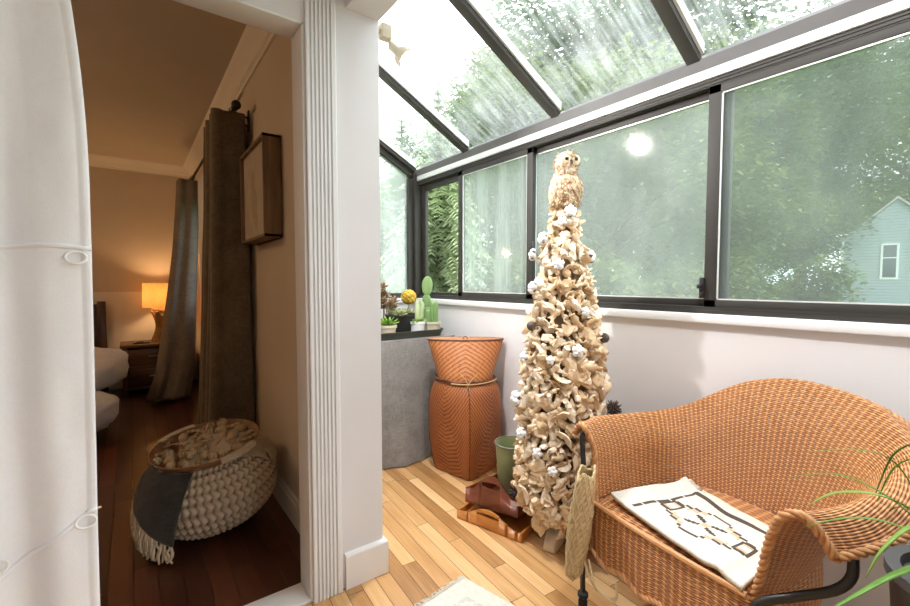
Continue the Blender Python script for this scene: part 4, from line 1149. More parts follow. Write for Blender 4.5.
order = sorted(range(len(allp)), key=lambda i: -(allp[i][2] * (1.2 if facing(allp[i]) > .25 else .2) * (1 + .9 * allp[i][8] / .016 * .3)))
big = set(order[:98])
rest = MB()
for i, p in enumerate(allp):
    c, R = pmat(p)
    if i in big:
        instance(meshes[p[3]][p[4]], 'driftwood_piece', tree, c, R, p[2])
    else:
        q = protos[p[3]]; b0 = len(rest.v); rest.v += [tuple(c + R @ (Vector(v) * p[2])) for v in q.v]
        tn = (.15, .45, .7, .95)[p[4]]
        for f in q.f: rest.f.append(tuple(b0 + j for j in f)); rest.m.append(0); rest.uv.append(None); rest.t.append(tn)
o = rest.build('driftwood_infill', M['drift'], tree, smooth=50); o['kind'] = 'stuff'

# ornaments on the tree: cotton bolls and a few dark pods
def boll_mesh():
    b = MB()
    for k in range(5):
        a = 2 * PI * k / 5; b.sphere((.55 * cos(a), .55 * sin(a), .45), (.62, .62, .6), 10, 7, fn=lambda d, k=k: 1 + .22 * fbm(d, 2.5, k * 3))
    b.sphere((0, 0, .75), (.55, .55, .5), 10, 7); return b.data('cotton', M['cotton'], smooth=180)
def calyx_mesh():
    b = MB()
    for k in range(5):
        a = 2 * PI * (k + .5) / 5; d = Vector((cos(a), sin(a), 0)); s = Vector((-sin(a), cos(a), 0)); rings = []
        for q, w, z in ((.05, .12, -.1), (.55, .34, -.12), (1.0, .26, .25), (1.16, .06, .7)):
            rings.append([d * q + s * w + Vector((0, 0, z)), d * q - s * w + Vector((0, 0, z)), d * q - s * w + Vector((0, 0, z + .07)), d * q + s * w + Vector((0, 0, z + .07))])
        b.loft(rings)
    b.tube([(0, 0, -.5), (0, 0, 0)], .1, 6); return b.data('husk', M['husk'], smooth=40)
CM, KM = boll_mesh(), calyx_mesh()
bolls = [((1.622, 1.297, 1.57), 'white cotton boll right under the owl at the top of the tree', .026), ((1.591, 1.316, 1.524), 'white cotton boll at left of the trunk just below the topmost boll', .020),
         ((1.552, 1.385, 1.452), 'white cotton boll sticking out left of the tree, highest on its left outline', .026), ((1.566, 1.455, 1.38), 'white cotton boll with dark husk on the left outline beside the window stile', .027),
         ((1.724, 1.271, 1.367), 'white cotton boll on the right outline high on the tree', .030), ((1.558, 1.303, 1.327), 'white and dark cotton boll near the middle of the upper tree', .024),
         ((1.518, 1.412, 1.222), 'white cotton boll on the left outline at window sash height', .027), ((1.621, 1.211, 1.116), 'white cotton boll on the right front just under the sill height', .021),
         ((1.472, 1.422, .899), 'white cotton boll on the left outline a little below the sill', .023), ((1.572, 1.208, .946), 'white star-like cotton boll in the middle of the tree below the sill', .026),
         ((1.452, 1.445, .70), 'large white cotton boll sticking out furthest left at the middle of the tree', .034), ((1.436, 1.40, .551), 'white cotton boll on the left outline just above the bucket', .026),
         ((1.446, 1.315, .484), 'white cotton boll on the lower left front beside the bucket rim', .022), ((1.494, 1.289, .902), 'pale cotton boll left of the star-like boll on the tree', .018),
         ((1.47, 1.25, .417), 'white cotton boll low on the front of the tree', .021)]
r2 = random.Random(3)
for p, lab, s in bolls:
    p = Vector(p); d = (p - Vector((ax, ay, p.z))); d.z = .02; d.normalize(); t = thing('cotton_boll', p, lab, 'cotton boll', 'cotton bolls on the driftwood tree')
    R = d.to_track_quat('Z', 'Y').to_matrix() @ Matrix.Rotation(r2.uniform(0, 6), 3, 'Z')
    instance(CM, 'cotton', t, p, R, s); instance(KM, 'husk', t, p, R, s)
for p, lab, s in (((1.483, 1.40, 1.046), 'round brown seed pod on the left outline of the tree at sill height', .021), ((1.772, 1.208, .988), 'round brown seed pod on the right outline of the tree below the sill', .022)):
    b = MB(); b.sphere(p, s, 16, 10, fn=lambda d: 1 + .08 * cos(6 * math.atan2(d.y, d.x))); 
    d = (Vector(p) - Vector((ax, ay, p[2]))).normalized(); b.tube([Vector(p) - d * .05, Vector(p) - d * s * .8], .003, 6)
    tag(b.build('seed_pod', M['husk'], smooth=180), lab, 'seed pod')
sp = thing('dried_thistle', (1.79, 1.17, .60), 'spiky brown dried thistle behind the left arm of the wicker chair', 'dried thistle')
b = MB()
for k in range(70):
    zz = 1 - 2 * (k + .5) / 70; a = k * 2.39996; q = math.sqrt(1 - zz * zz); d = Vector((q * cos(a), q * sin(a), zz)); c = Vector((1.80, 1.175, .655))
    b.tube([c + d * .012, c + d * r2.uniform(.03, .05)], [.006, .0015], 5)
b.tube([(1.80, 1.175, .655), (1.74, 1.25, .62), (1.70, 1.3, .60)], .004, 6)
b.build('spikes', M['husk'], sp)

# --- the owl on top
ow = thing('owl_figure', (ax, ay, 1.585), 'fluffy cream and brown owl figure perched on top of the driftwood tree', 'owl')
yaw = math.atan2(-ay, -ax) + math.radians(26)        # body turned a little to its left, as seen
fw = Vector((cos(yaw), sin(yaw), 0)); sd_ = Vector((-sin(yaw), cos(yaw), 0)); up = Vector((0, 0, 1)); oc = Vector((ax + .002, ay, 1.585))
def O(f, s, z): return oc + fw * f + sd_ * s + up * z
b = MB(); rings = []; NO = 40
prof = [(.0, .022, .024, 0), (.02, .042, .046, .002), (.055, .054, .060, .006), (.10, .058, .062, .010), (.14, .053, .057, .010), (.168, .042, .046, .008), (.182, .040, .042, .010), (.205, .044, .047, .014), (.23, .043, .047, .016), (.255, .033, .036, .016), (.27, .016, .018, .015), (.274, .004, .004, .015)]
dz_ = []
for i in range((len(prof) - 1) * 5 + 1):
    p = crom([Vector(q[:3]) for q in prof], i / 5); f = crom([Vector((q[3], 0, 0)) for q in prof], i / 5)[0]; dz_.append((p[0], p[1], p[2], f))
for z, rf, rs, f in dz_:
    ring = []
    for j in range(NO):
        a = 2 * PI * j / NO; k = 1 + .10 * fbm((cos(a) * 3, sin(a) * 3, z * 40), 1.4, 2) + .06 * fbm((cos(a) * 9, sin(a) * 9, z * 110), 1, 5)
        ring.append(O(f + 1.13 * rf * cos(a) * k, 1.15 * rs * sin(a) * k, z))
    rings.append(ring)
b.loft(rings)
b.t = [max(0, min(1, .60 + 1.0 * fbm(b.v[f[0]], 38, 1) + (.15 if b.v[f[0]][2] > oc.z + .18 else -.12))) for f in b.f]
b.build('body', M['owl'], ow, smooth=180)
b = MB(); r3 = random.Random(9)       # ruffled feather tufts all over
for k in range(760):
    q = r3.choice(dz_[4:-6]); a = r3.uniform(0, 2 * PI); p = O(q[3] + 1.13 * q[1] * cos(a), 1.15 * q[2] * sin(a), q[0]); n = (fw * cos(a) + sd_ * sin(a)); dn = (n * .55 - up * .8 + sd_ * r3.uniform(-.4, .4)).normalized(); L = r3.uniform(.013, .026)
    if q[0] > .185: dn = (n * .9 + up * r3.uniform(-.3, .6)).normalized(); L *= .6
    sv = n.cross(dn).normalized(); b.ct = r3.uniform(.1, 1) * (.75 if q[0] < .18 else 1.0)
    rr2 = []
    for t_2, w in ((0, .55), (.5, 1), (1, .15)):
        c = p + dn * L * t_2; rr2.append([c + (sv * cos(2 * PI * j / 5) + n * .35 * sin(2 * PI * j / 5)) * .0042 * w for j in range(5)])
    b.loft(rr2)
b.build('feathers', M['owl'], ow, smooth=180)
for s in (-1, 1):
    b = MB(); c = O(.010, s * .064, .085)
    b.sphere((0, 0, 0), (.034, .016, .062), 16, 12, fn=lambda d: 1 + .08 * fbm(d, 5, s))
    Rw = Matrix((fw, sd_, up)).transposed() @ Matrix.Rotation(math.radians(14), 3, 'Y'); b.v = [tuple(c + Rw @ Vector(v)) for v in b.v]; b.ct = .3
    b.t = [.25 + .7 * ((i * 7) % 5) / 5 for i in range(len(b.f))]; b.build('wing', M['owl'], ow, smooth=180)
b = MB()
for s in (-1, 1):
    b.sphere((0, 0, 0), (.012, .026, .027), 16, 10, fn=lambda d: 1 + .06 * fbm(d, 6, s)); n0 = len(b.v) - 16 * 11
    for i in range(n0, len(b.v)): b.v[i] = tuple(O(.052, s * .023, .226) + fw * b.v[i][0] + sd_ * b.v[i][1] + up * b.v[i][2])
b.ct = .8; b.t = [.75] * len(b.f); fd = b.build('facial_disc', M['owlpale'], ow, smooth=180)
for s in (-1, 1):
    b = MB(); b.sphere(O(.0625, s * .024, .229), .0082, 12, 8); b.build('eye', M['eye'], ow, smooth=180)
b = MB(); b.tube([O(.058, 0, .222), O(.070, 0, .214), O(.069, 0, .200)], [.008, .006, .0015], 8); b.build('beak', M['beak'], ow, smooth=180)
for s in (-1, 1):
    b = MB()
    for t_2 in (-.4, 0, .4): b.tube([O(.03, s * .022, .012), O(.052, s * .022 + t_2 * .02, .008), O(.062, s * .022 + t_2 * .03, -.004)], [.006, .005, .002], 6)
    b.build('foot', M['beak'], ow, smooth=180)

# --- wicker armchair
CO = Vector((1.336, .695, 0)); ea = Vector((-.167, -.986, 0)); eb = Vector((.986, -.167, 0))
def W(a, b_, z): return CO + ea * a + eb * b_ + Vector((0, 0, z))
ch = thing('wicker_armchair', CO + eb * .25, 'honey brown wicker armchair with rolled arms and black steel legs', 'armchair')
Tp = [(-.307, -.03, .70), (-.335, .08, .705), (-.345, .24, .69), (-.325, .42, .685), (-.265, .50, .715), (-.17, .545, .785), (-.06, .568, .85), (.08, .58, .885), (.22, .575, .875), (.34, .53, .84), (.425, .42, .785), (.445, .27, .735), (.415, .10, .705), (.371, -.05, .70)]
Ep = [(-.372, -.02, .66), (-.40, .08, .665), (-.41, .25, .665), (-.38, .46, .665), (-.295, .545, .705), (-.18, .588, .785), (-.06, .608, .85), (.085, .62, .883), (.235, .613, .872), (.375, .565, .835), (.485, .45, .775), (.535, .28, .71), (.50, .12, .655), (.444, .011, .62)]
Bp = [(-.275, .0, .40), (-.28, .12, .40), (-.28, .24, .40), (-.26, .36, .40), (-.20, .44, .40), (-.12, .475, .40), (-.04, .49, .40), (.04, .495, .40), (.12, .485, .40), (.20, .455, .40), (.265, .38, .40), (.285, .25, .40), (.285, .12, .40), (.28, .0, .40)]
NS = len(Tp) - 1
def shell(s, v):
    """s in 0..1 round the chair, v in 0..1 from seat to rim"""
    t = s * NS; B, T, E_ = crom(Bp, t), crom(Tp, t), crom(Ep, t)
    m1 = B.lerp(T, .35); m2 = B.lerp(T, .72); bow = .022
    rd = Vector((T.x, T.y - .25, 0)); rd = rd.normalized() if rd.length > .01 else Vector((0, 1, 0))
    m1 -= rd * bow * .4; m2 -= rd * bow
    h = T.lerp(E_, .5); h.z = max(T.z, E_.z) + .010 - .2 * max(0, T.z - E_.z)
    P = crom([B, m1, m2, T, h, E_], v * 5)
    return W(P.x, P.y, P.z)
NU, NV = 220, 60
# arc length along each stake for the weave rows
NU1 = NU + 1; SH_ = [[shell(i / NU, j / NV) for j in range(NV + 1)] for i in range(NU1)]
AL = []
for col in SH_:
    a_ = [0]
    for p, q in zip(col, col[1:]): a_.append(a_[-1] + (q - p).length)
    AL.append(a_)
STK = 78
b = MB(); b.grid(lambda u, v: SH_[round(u * NU)][round(v * NV)], NU, NV, uvf=lambda u, v: (u * STK, AL[round(u * NU)][round(v * NV)] / .0068))
o = b.build('back_and_arms', M['wicker'], ch, smooth=180)
md = o.modifiers.new('t', 'SOLIDIFY'); md.thickness = .005; md.offset = 0
# seat: woven top and the apron below it
b = MB()
def seat_(u, v):
    s = u
    P = crom(Bp, s * NS); q = Vector((P.x, P.y, 0)); c = Vector((P.x * .98, -.02, 0)); r_ = c.lerp(q, v)
    return W(r_.x, r_.y, .428 + .006 * sin(PI * v) - .02 * (1 - v) ** 8)
b.grid(seat_, 80, 24, uvf=lambda u, v: (u * 30, v * 50)); b.build('seat', M['wickerapron'], ch, smooth=180)
fr_ = [(.283, -.005), (.285, .0), (.25, -.022), (.12, -.03), (0, -.033), (-.12, -.03), (-.25, -.022), (-.282, .0)]
loop = [(-.282, .0), (-.285, .12), (-.285, .24), (-.265, .36), (-.205, .445), (-.12, .48), (0, .495), (.12, .49), (.205, .46), (.27, .385), (.29, .25), (.29, .12), (.287, .0), (.255, -.022), (.12, -.03), (0, -.033), (-.12, -.03), (-.255, -.022), (-.282, .0)]
LP = smooth_path([(x, y, 0) for x, y in loop], 240); ll = [0]
for p, q in zip(LP, LP[1:]): ll.append(ll[-1] + (q - p).length)
def scal(i): return .232 + .010 * cos(ll[i] / .075 * PI)
b = MB()
def apr(u, v):
    i = min(240, int(round(u * 240))); p = LP[i]; zb = scal(i); z = zb + (.425 - zb) * v; k = 1 + .02 * sin(PI * v)
    if v > .999: k = .985; z = .432
    return W(p.x * k, p.y * k if p.y < .1 else p.y, z)
b.grid(apr, 240, 30, uvf=lambda u, v: (ll[min(240, int(round(u * 240)))] / .026, v * 26)); o = b.build('apron', M['wickerapron'], ch, smooth=180)
md = o.modifiers.new('t', 'SOLIDIFY'); md.thickness = .006; md.offset = -1
# braided edges
b = MB(); rope(b, [shell(i / 200, 1.0) for i in range(201)], .0065, .0065, .06); b.build('rim_braid', M['braid'], ch, smooth=180)
for s in (0.0, 1.0):
    b = MB(); base = shell(s, 0); lo_ = Vector(base); lo_.z = .24; x_ = -.283 if s == 0 else .288
    rope(b, [W(x_, -.008, .24), W(x_, -.008, .33)] + [shell(s, i / 60) for i in range(61)], .0065, .0065, .06); b.build('arm_braid', M['braid'], ch, smooth=180)
b = MB(); rope(b, [W(LP[i].x, LP[i].y, scal(i)) for i in range(241)], .0055, .0055, .05); b.build('apron_braid', M['braid'], ch, smooth=180)
b = MB(); b.ct = .6
b.tube([W(x, y, .428) for x, y in [(-.275, -.018), (-.12, -.027), (0, -.03), (.12, -.027), (.275, -.018)]], .009, 8); b.build('seat_edge', M['braid'], ch)
# steel frame
def steel(name, pts, r=.0105, n=24, cap=None):
    b = MB(); b.tube(smooth_path([W(*p) for p in pts], n), r, 10); o = b.build(name, M['black'], ch, smooth=180)
    if cap:
        c = MB(); c.lathe([(.015, 0), (.017, .006), (.017, .03), (.013, .042), (.020, .048), (.020, .06), (.012, .066)], W(*cap), 14); c.build('foot_cap', M['rubber'], o)
    return o
steel('leg', [(-.305, -.012, .695), (-.318, -.030, .675), (-.312, -.036, .62), (-.295, -.040, .50), (-.312, -.034, .36), (-.306, -.034, .22), (-.305, -.030, .02)], .010, cap=(-.305, -.030, .0))
steel('leg', [(.460, .055, .625), (.462, .05, .575), (.44, .03, .535), (.38, .0, .49), (.315, -.03, .44), (.30, -.036, .38), (.303, -.036, .22), (.305, -.030, .02)], .0115, cap=(.305, -.030, 0))
for sx in (-1, 1):
    steel('leg', [(sx * .22, .46, .24), (sx * .235, .50, .12), (sx * .24, .52, .02)], cap=(sx * .24, .52, 0))
steel('stretcher', [(-.22, .46, .245), (0, .475, .245), (.22, .46, .245)]); steel('stretcher', [(-.306, -.022, .245), (-.26, .2, .245), (-.22, .46, .245)]); steel('stretcher', [(.30, -.022, .245), (.26, .2, .245), (.22, .46, .245)])

# --- folded woven mat on the seat
NA, NB = 96, 66
def matpt(u, v):
    A0, A1, A2, A3 = Vector((-.245, .045)), Vector((.268, -.028)), Vector((.22, .33)), Vector((-.15, .40))
    p = A0.lerp(A1, u).lerp(A3.lerp(A2, u), v)
    z = .452 + .005 * sin(u * 9 + v * 4) * sin(v * 6) + .004 * fbm((u * 5, v * 5, 1))
    z += .030 * max(0, 1 - u / .16) ** 1.4 * (.35 + .65 * v) + .012 * math.exp(-((v - .86) / .05) ** 2) * (1 - u) + .010 * math.exp(-((u - .86) / .05) ** 2) * (1 - v) * 1.0
    p.y = min(p.y, .385 - .0 if abs(p.x) < .1 else .36)
    return W(p.x, p.y, z)
def motif(i, j):
    """0 cream, 1 black, 2 tan: stepped diamond in a black border"""
    x = (i - 52); y = (j - 29)
    if j in (53, 54, 55) and 15 < i < 96: return 1
    if i in (15, 16, 17) and 3 < j < 55 and (j * 7) % 11: return 1
    q = (abs(x) // 3 * 3) * .72 + abs(y) // 2 * 2 * 1.15
    ax_, ay_ = abs(x), abs(y)
    # outer stepped ring
    steps = [(0, 15, 16), (8, 13, 15), (14, 10, 13), (20, 8, 11), (26, 6, 9), (31, 6, 8)]
    if ax_ <= 32:
        h = 15
        for s0, a, c_ in steps:
            if ax_ >= s0: h = a
        if h <= ay_ <= h + 1.9 and not (10 < ax_ < 14): return 1
        if h - 3 <= ay_ < h and ax_ > 8 and ax_ < 22: return 2
    if 24 <= ax_ <= 34 and ay_ <= 6:
        if ax_ in (24, 25, 33, 34) or ay_ in (5, 6): return 1
        if ay_ > 2: return 2
    # inner petals
    if 3 <= ax_ <= 12 and 2 <= ay_ <= 6 and abs(ay_ - (2 + ax_ * .33)) < 1.6: return 1
    if ax_ <= 2 and ay_ <= 2: return 2
    return 0
b = MB(); r5 = random.Random(2)
b.grid(matpt, NA, NB, tone=lambda i, j: r5.uniform(.3, .95), matf=motif)
o = b.build('woven_mat', [M['rugw'], M['rugk'], M['rugt']], smooth=180)
md = o.modifiers.new('t', 'SOLIDIFY'); md.thickness = .014; md.offset = -1
tag(o, 'folded cream woven mat with black stepped motif on the wicker seat', 'mat')

# --- woven straw bag hung beside the left arm
bg = thing('straw_bag', W(-.25, -.085, .2), 'narrow woven straw bag hanging from the left arm of the wicker chair', 'bag')
b = MB()
def bagp(u, v):
    a = 2 * PI * u; z = .17 + .405 * v; w = .046 + .012 * sin(PI * v); th = .026 + .010 * sin(PI * v)
    k = 1 + .10 * abs(sin(PI * (u * 16 + v * 15))) * 1.0 + .05 * fbm((u * 9, v * 14, 2)); cl = min(1, v * 9 + .35) 
    c = (-.235 - .045 * (1 - v), -.088 - .012 * (1 - v))
    return W(c[0] + sin(a) * th * k * cl - cos(a) * .02, c[1] + cos(a) * w * k * cl, z + .012 * sin(3 * a))
b.grid(bagp, 96, 60, tone=lambda i, j: abs(sin(PI * (i / 96 * 16 + j / 60 * 15))) * .8 + .1)
o = b.build('bag_body', M['straw'], bg, smooth=180, merge=True); md = o.modifiers.new('t', 'SOLIDIFY'); md.thickness = .004
b = MB()
for i in range(12):
    pp = []
    for k in range(15):
        v = k / 14; pp.append(bagp((i / 12 + .5 * v) % 1, v) )
    b.ct = .7; b.tube(pp, .0035, 5)
    pp = [bagp((i / 12 - .5 * k / 14) % 1, k / 14) for k in range(15)]; b.ct = .4; b.tube(pp, .0035, 5)
b.build('plaits', M['straw'], bg, smooth=180)
b = MB(); b.ct = .9
for dx in (0, .02):
    b.tube(smooth_path([W(-.24, -.088 + dx, .24), W(-.22 + dx, -.07, .165), W(-.16 + dx, -.055, .145), W(-.125, -.050, .17), W(-.13, -.05, .215)], 24), .004, 6)
b.build('carry_strap', M['straw'], bg)

# --- fringed cream rug at the lower edge of the picture
RC = Vector((1.09, 1.393, 0)); ru = Vector((.05, -.218, 0)).normalized(); rv = Vector((-.19, -.022, 0)).normalized()
rug = thing('fringed_rug', RC + ru * .5 + rv * .3, 'cream shaggy edged rug lying on the light oak floor', 'rug')
b = MB()
def rugm(i, j):
    e = min(i, j, 59 - i, 61 - j); return 1 if e in (8, 9) and (i + j) % 7 != 0 else 0
b.grid(lambda u, v: RC + rv * .6 * u + ru * .62 * v + Vector((0, 0, .012 + .003 * fbm((u * 9, v * 18, 1)))), 60, 62, tone=lambda i, j: r5.uniform(.2, 1), matf=rugm)
o = b.build('rug_field', [M['rugw'], M['rugline']], rug, smooth=180); md = o.modifiers.new('t', 'SOLIDIFY'); md.thickness = .009; md.offset = -1
b = MB()
for k in range(150):
    p = RC + rv * (.6 * k / 150 + .002); L = r5.uniform(.012, .035)
    b.ct = r5.random(); b.tube([p + Vector((0, 0, .012)), p - ru * L * .6 + rv * r5.uniform(-.01, .01) + Vector((0, 0, .010)), p - ru * L + rv * r5.uniform(-.016, .016) + Vector((0, 0, .003))], [.003, .0025, .001], 4)
b.build('fringe', M['rugw'], rug)

# --- spider plant in a dark planter at the right edge
pp_ = Vector((1.30, .055, 0))
st = thing('plant_stand', pp_, 'dark tapered planter stand behind the right arm of the wicker chair', 'planter')
b = MB(); b.lathe([(.075, 0), (.08, .02), (.085, .2), (.115, .62), (.118, .655), (.10, .66), (.095, .64), (.02, .635)], pp_, 32); b.build('planter_body', M['blackpot'], st)
b = MB(); b.lathe([(.117, .64), (.124, .643), (.124, .664), (.100, .664), (.098, .645)], pp_, 32); b.build('planter_lip', M['stone'], st)
spd = thing('spider_plant', pp_ + Vector((0, 0, .636)), 'spider plant with long arching green leaves at the right edge', 'plant')
def leaf(b, pts, w, tone):
    P = smooth_path(pts, 26); n = len(P); rings = []
    for i in range(n):
        t = i / (n - 1); T = (P[min(i + 1, n - 1)] - P[max(i - 1, 0)]).normalized(); s = T.cross(Vector((0, 0, 1))); s = s.normalized() if s.length > .05 else Vector((1, 0, 0)); nn = s.cross(T)
        ww = w * (min(1, t * 5 + .35)) * (1 - t ** 2.5) + .0004
        rings.append([P[i] - s * ww, P[i] - nn * ww * .45, P[i] + s * ww, P[i] - nn * ww * .45 + nn * .0012])
    b.ct = tone; b.loft(rings)
base_ = pp_ + Vector((0, 0, .64))
lv = [([base_, (1.17, .105, .80), (1.085, .150, .862), (1.02, .205, .868), (.985, .240, .838)], .0065, .9),
      ([base_, (1.21, .10, .78), (1.17, .15, .90), (1.12, .20, .925), (1.06, .26, .915)], .004, .5),
      ([base_, (1.22, .08, .76), (1.15, .12, .80), (1.10, .155, .755), (1.08, .172, .70)], .0065, .75),
      ([base_, (1.20, .09, .72), (1.12, .13, .72), (1.05, .18, .675), (1.00, .225, .625)], .008, .55),
      ([base_, (1.16, .05, .70), (1.06, .10, .69), (.97, .16, .655), (.90, .20, .61)], .008, .65),
      ([base_, (1.23, .1, .74), (1.19, .16, .775), (1.15, .22, .77), (1.10, .27, .745)], .005, .45),
      ([base_, (1.26, .14, .78), (1.23, .24, .83), (1.2, .33, .80)], .005, .35)]
rl = random.Random(8)
for k in range(26):
    a = rl.uniform(PI * .75, PI * 2.3); L = rl.uniform(.2, .38); h = rl.uniform(.1, .28); d = Vector((cos(a), sin(a), 0))
    if d.x < -.1 and d.y > -.35: continue
    lv.append(([base_, base_ + d * L * .35 + Vector((0, 0, h)), base_ + d * L * .75 + Vector((0, 0, h * .9)), base_ + d * L + Vector((0, 0, h * .25))], rl.uniform(.004, .008), rl.random()))
for pts, w, tn in lv:
    b = MB(); leaf(b, [tuple(p) for p in pts], w, tn); b.build('leaf', M['spider'], spd, smooth=180)
b = MB(); b.lathe([(.094, 0), (.05, .006)], pp_ + Vector((0, 0, .637)), 20); b.build('soil', M['soil'], spd)
# white cord on the floor behind the chair
b = MB(); b.tube(smooth_path([(1.98, -.3, .008), (1.9, -.05, .008), (1.80, .02, .008), (1.72, .10, .008), (1.70, .16, .008), (1.80, .20, .008), (1.96, .16, .008)], 40), .007, 8)
tag(b.build('power_cord', M['cable']), 'white power cord on the floor behind the wicker chair', 'cord')

# --- spot lamp on the side of the beam
sl = thing('spot_lamp', (XH + .02, 1.93, 2.40), 'cream spot lamp on an arm from the beam beneath the glass roof', 'lamp')
b = MB(); b.box(XH, XH + .03, 1.88, 1.98, 2.36, 2.46); b.tube(smooth_path([(XH + .02, 1.93, 2.41), (.95, 1.93, 2.43), (1.01, 1.92, 2.45), (1.03, 1.915, 2.42)], 12), .012, 10); b.box(.985, 1.035, 1.895, 1.94, 2.41, 2.475); b.tube([(1.02, 1.915, 2.43), (1.04, 1.91, 2.385)], .010, 8); b.build('mount', M['spotplastic'], sl, bevel=.004)
b = MB(); d0 = Vector((1.04, 1.908, 2.385)); d1 = Vector((1.090, 1.815, 2.285)); dd = (d1 - d0).normalized(); qt = dd.to_track_quat('Z', 'Y').to_matrix()
b.lathe([(.012, -.008), (.021, 0), (.023, .055), (.027, .07), (.046, .082), (.052, .128), (.048, .128), (.042, .086), (.01, .078)], (0, 0, 0), 24, xf=lambda p: d0 + qt @ p); b.build('lamp_head', M['spotplastic'], sl)
b = MB(); b.sphere(d0 + dd * .112, .030, 14, 10); b.build('bulb', M['bulbspot'], sl, smooth=180)
# wall sconce round the corner, seen only as a reflection in the panes
sc = thing('wall_sconce', (XH, 3.1, 1.5), 'small wall sconce hidden behind the pier, seen as a reflection in the panes', 'lamp')
b = MB(); b.box(XH, XH + .015, 3.06, 3.16, 1.42, 1.58); b.tube([(XH + .015, 3.11, 1.48), (1.0, 3.11, 1.46), (1.09, 3.11, 1.49)], .008, 8); b.build('bracket', M['rim'], sc)
b = MB(); b.sphere((1.09, 3.11, 1.53), .032, 14, 10); b.build('bulb', M['bulbsconce'], sc, smooth=180)

# ================================================================== OUTSIDE
GZ = -.35
b = MB(); b.grid(lambda u, v: (-30 + 130 * u, -60 + 130 * v, GZ - .02 + .15 * fbm((u * 9, v * 9, 1))), 40, 40); g = b.build('ground', M['grass'], smooth=180); g['kind'] = 'structure'
# cut nothing: the house floor sits above the lawn
A = Vector((32.9, 6.85, 0)); dh = Vector((.15, -.989, 0)); nh = Vector((.989, .15, 0)); Wd, ez, rz, Dp = 4.3, 3.60, 5.70, 7.0
hs = thing('house', A + dh * Wd / 2 + nh * Dp / 2 + Vector((0, 0, GZ)), 'grey blue clapboard house with steep gable beyond the window', 'house')
def H(a, d, z): return A + dh * a + nh * d + Vector((0, 0, z))
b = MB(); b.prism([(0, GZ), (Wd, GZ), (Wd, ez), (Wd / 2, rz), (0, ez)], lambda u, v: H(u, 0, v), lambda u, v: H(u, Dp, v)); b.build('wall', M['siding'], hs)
b = MB(); ov = .22
for s in (0, 1):
    u0, u1 = (-.15, Wd / 2) if s == 0 else (Wd + .15, Wd / 2); z0 = ez - .15 * (rz - ez) / (Wd / 2)
    b.loft([[H(u0, -ov, z0 + .02), H(u1, -ov, rz + .02), H(u1, -ov, rz + .16), H(u0, -ov, z0 + .16)], [H(u0, Dp + ov, z0 + .02), H(u1, Dp + ov, rz + .02), H(u1, Dp + ov, rz + .16), H(u0, Dp + ov, z0 + .16)]])
b.build('roof', M['roofsh'], hs)
b = MB(); wu0, wu1, wz0, wz1 = 1.68, 2.20, 1.50, 3.25
for q in ((wu0 - .1, wu0, wz0 - .1, wz1 + .1), (wu1, wu1 + .1, wz0 - .1, wz1 + .1), (wu0, wu1, wz0 - .1, wz0), (wu0, wu1, wz1, wz1 + .1), (wu0, wu1, 2.54, 2.6)):
    b.prism([(q[0], q[2]), (q[1], q[2]), (q[1], q[3]), (q[0], q[3])], lambda u, v: H(u, -.05, v), lambda u, v: H(u, .02, v))
wf = b.build('window_frame', M['sidetrim'], hs)
b = MB(); b.prism([(wu0, wz0), (wu1, wz0), (wu1, wz1), (wu0, wz1)], lambda u, v: H(u, -.02, v), lambda u, v: H(u, .01, v)); b.build('window_pane', M['housepane'], wf)
b = MB()
for u in (0, Wd): b.prism([(u - .06, GZ), (u + .06, GZ), (u + .06, ez), (u - .06, ez)], lambda u_, v: H(u_, -.03, v), lambda u_, v: H(u_, .05, v))
b.build('corner_board', M['sidetrim'], hs)

rt = random.Random(31)
def leaf_cloud(n, rad, centre_h, size, seed, clumps=26, droop=0.0):
    """a crown of folded leaves gathered in clumps"""
    r = random.Random(seed); b = MB(); cl = []
    for k in range(clumps):
        while True:
            d = Vector((r.uniform(-1, 1), r.uniform(-1, 1), r.uniform(-1, 1)))
            if .25 < d.length < 1: break
        cl.append((Vector((d.x * rad[0], d.y * rad[0], d.z * rad[1] + centre_h)), r.uniform(.55, 1.0), r.random()))
    for k in range(n):
        c, cr, ct = r.choice(cl)
        d = Vector((r.gauss(0, 1), r.gauss(0, 1), r.gauss(0, .75))); d = d.normalized() * (r.random() ** .45) * cr * rad[0] * .42
        p = c + d; a = r.uniform(0, 6.28); e = r.uniform(-.7, .5); L = size * r.uniform(.7, 1.4)
        t = Vector((cos(a) * cos(e), sin(a) * cos(e), sin(e))); s = t.cross(Vector((0, 0, 1))).normalized(); nn = s.cross(t)
        b.ct = max(0, min(1, .2 + .35 * ct + .45 * r.random()))
        i = b.vs([p, p + t * L * .45 + s * L * .3 + nn * L * .08, p + t * L, p + t * L * .45 - s * L * .3 + nn * L * .08])
        b.face((i, i + 1, i + 2)); b.face((i, i + 2, i + 3))
    return b, cl
def trunk(h, r0, cl, seed):
    b = MB(); r = random.Random(seed); top = h
    b.tube([(0, 0, 0), (.1, .05, h * .35), (-.05, .1, h * .7), (.05, 0, top)], [r0, r0 * .75, r0 * .5, r0 * .15], 10)
    for c, _, _ in cl[:14]:
        z0 = min(h * .75, max(h * .2, c.z * .55)); b.tube([(0, .03, z0), Vector((0, 0, z0)).lerp(c, .5) + Vector((0, 0, .2)), c], [r0 * .35, r0 * .22, r0 * .06], 6)
    return b
defs = []
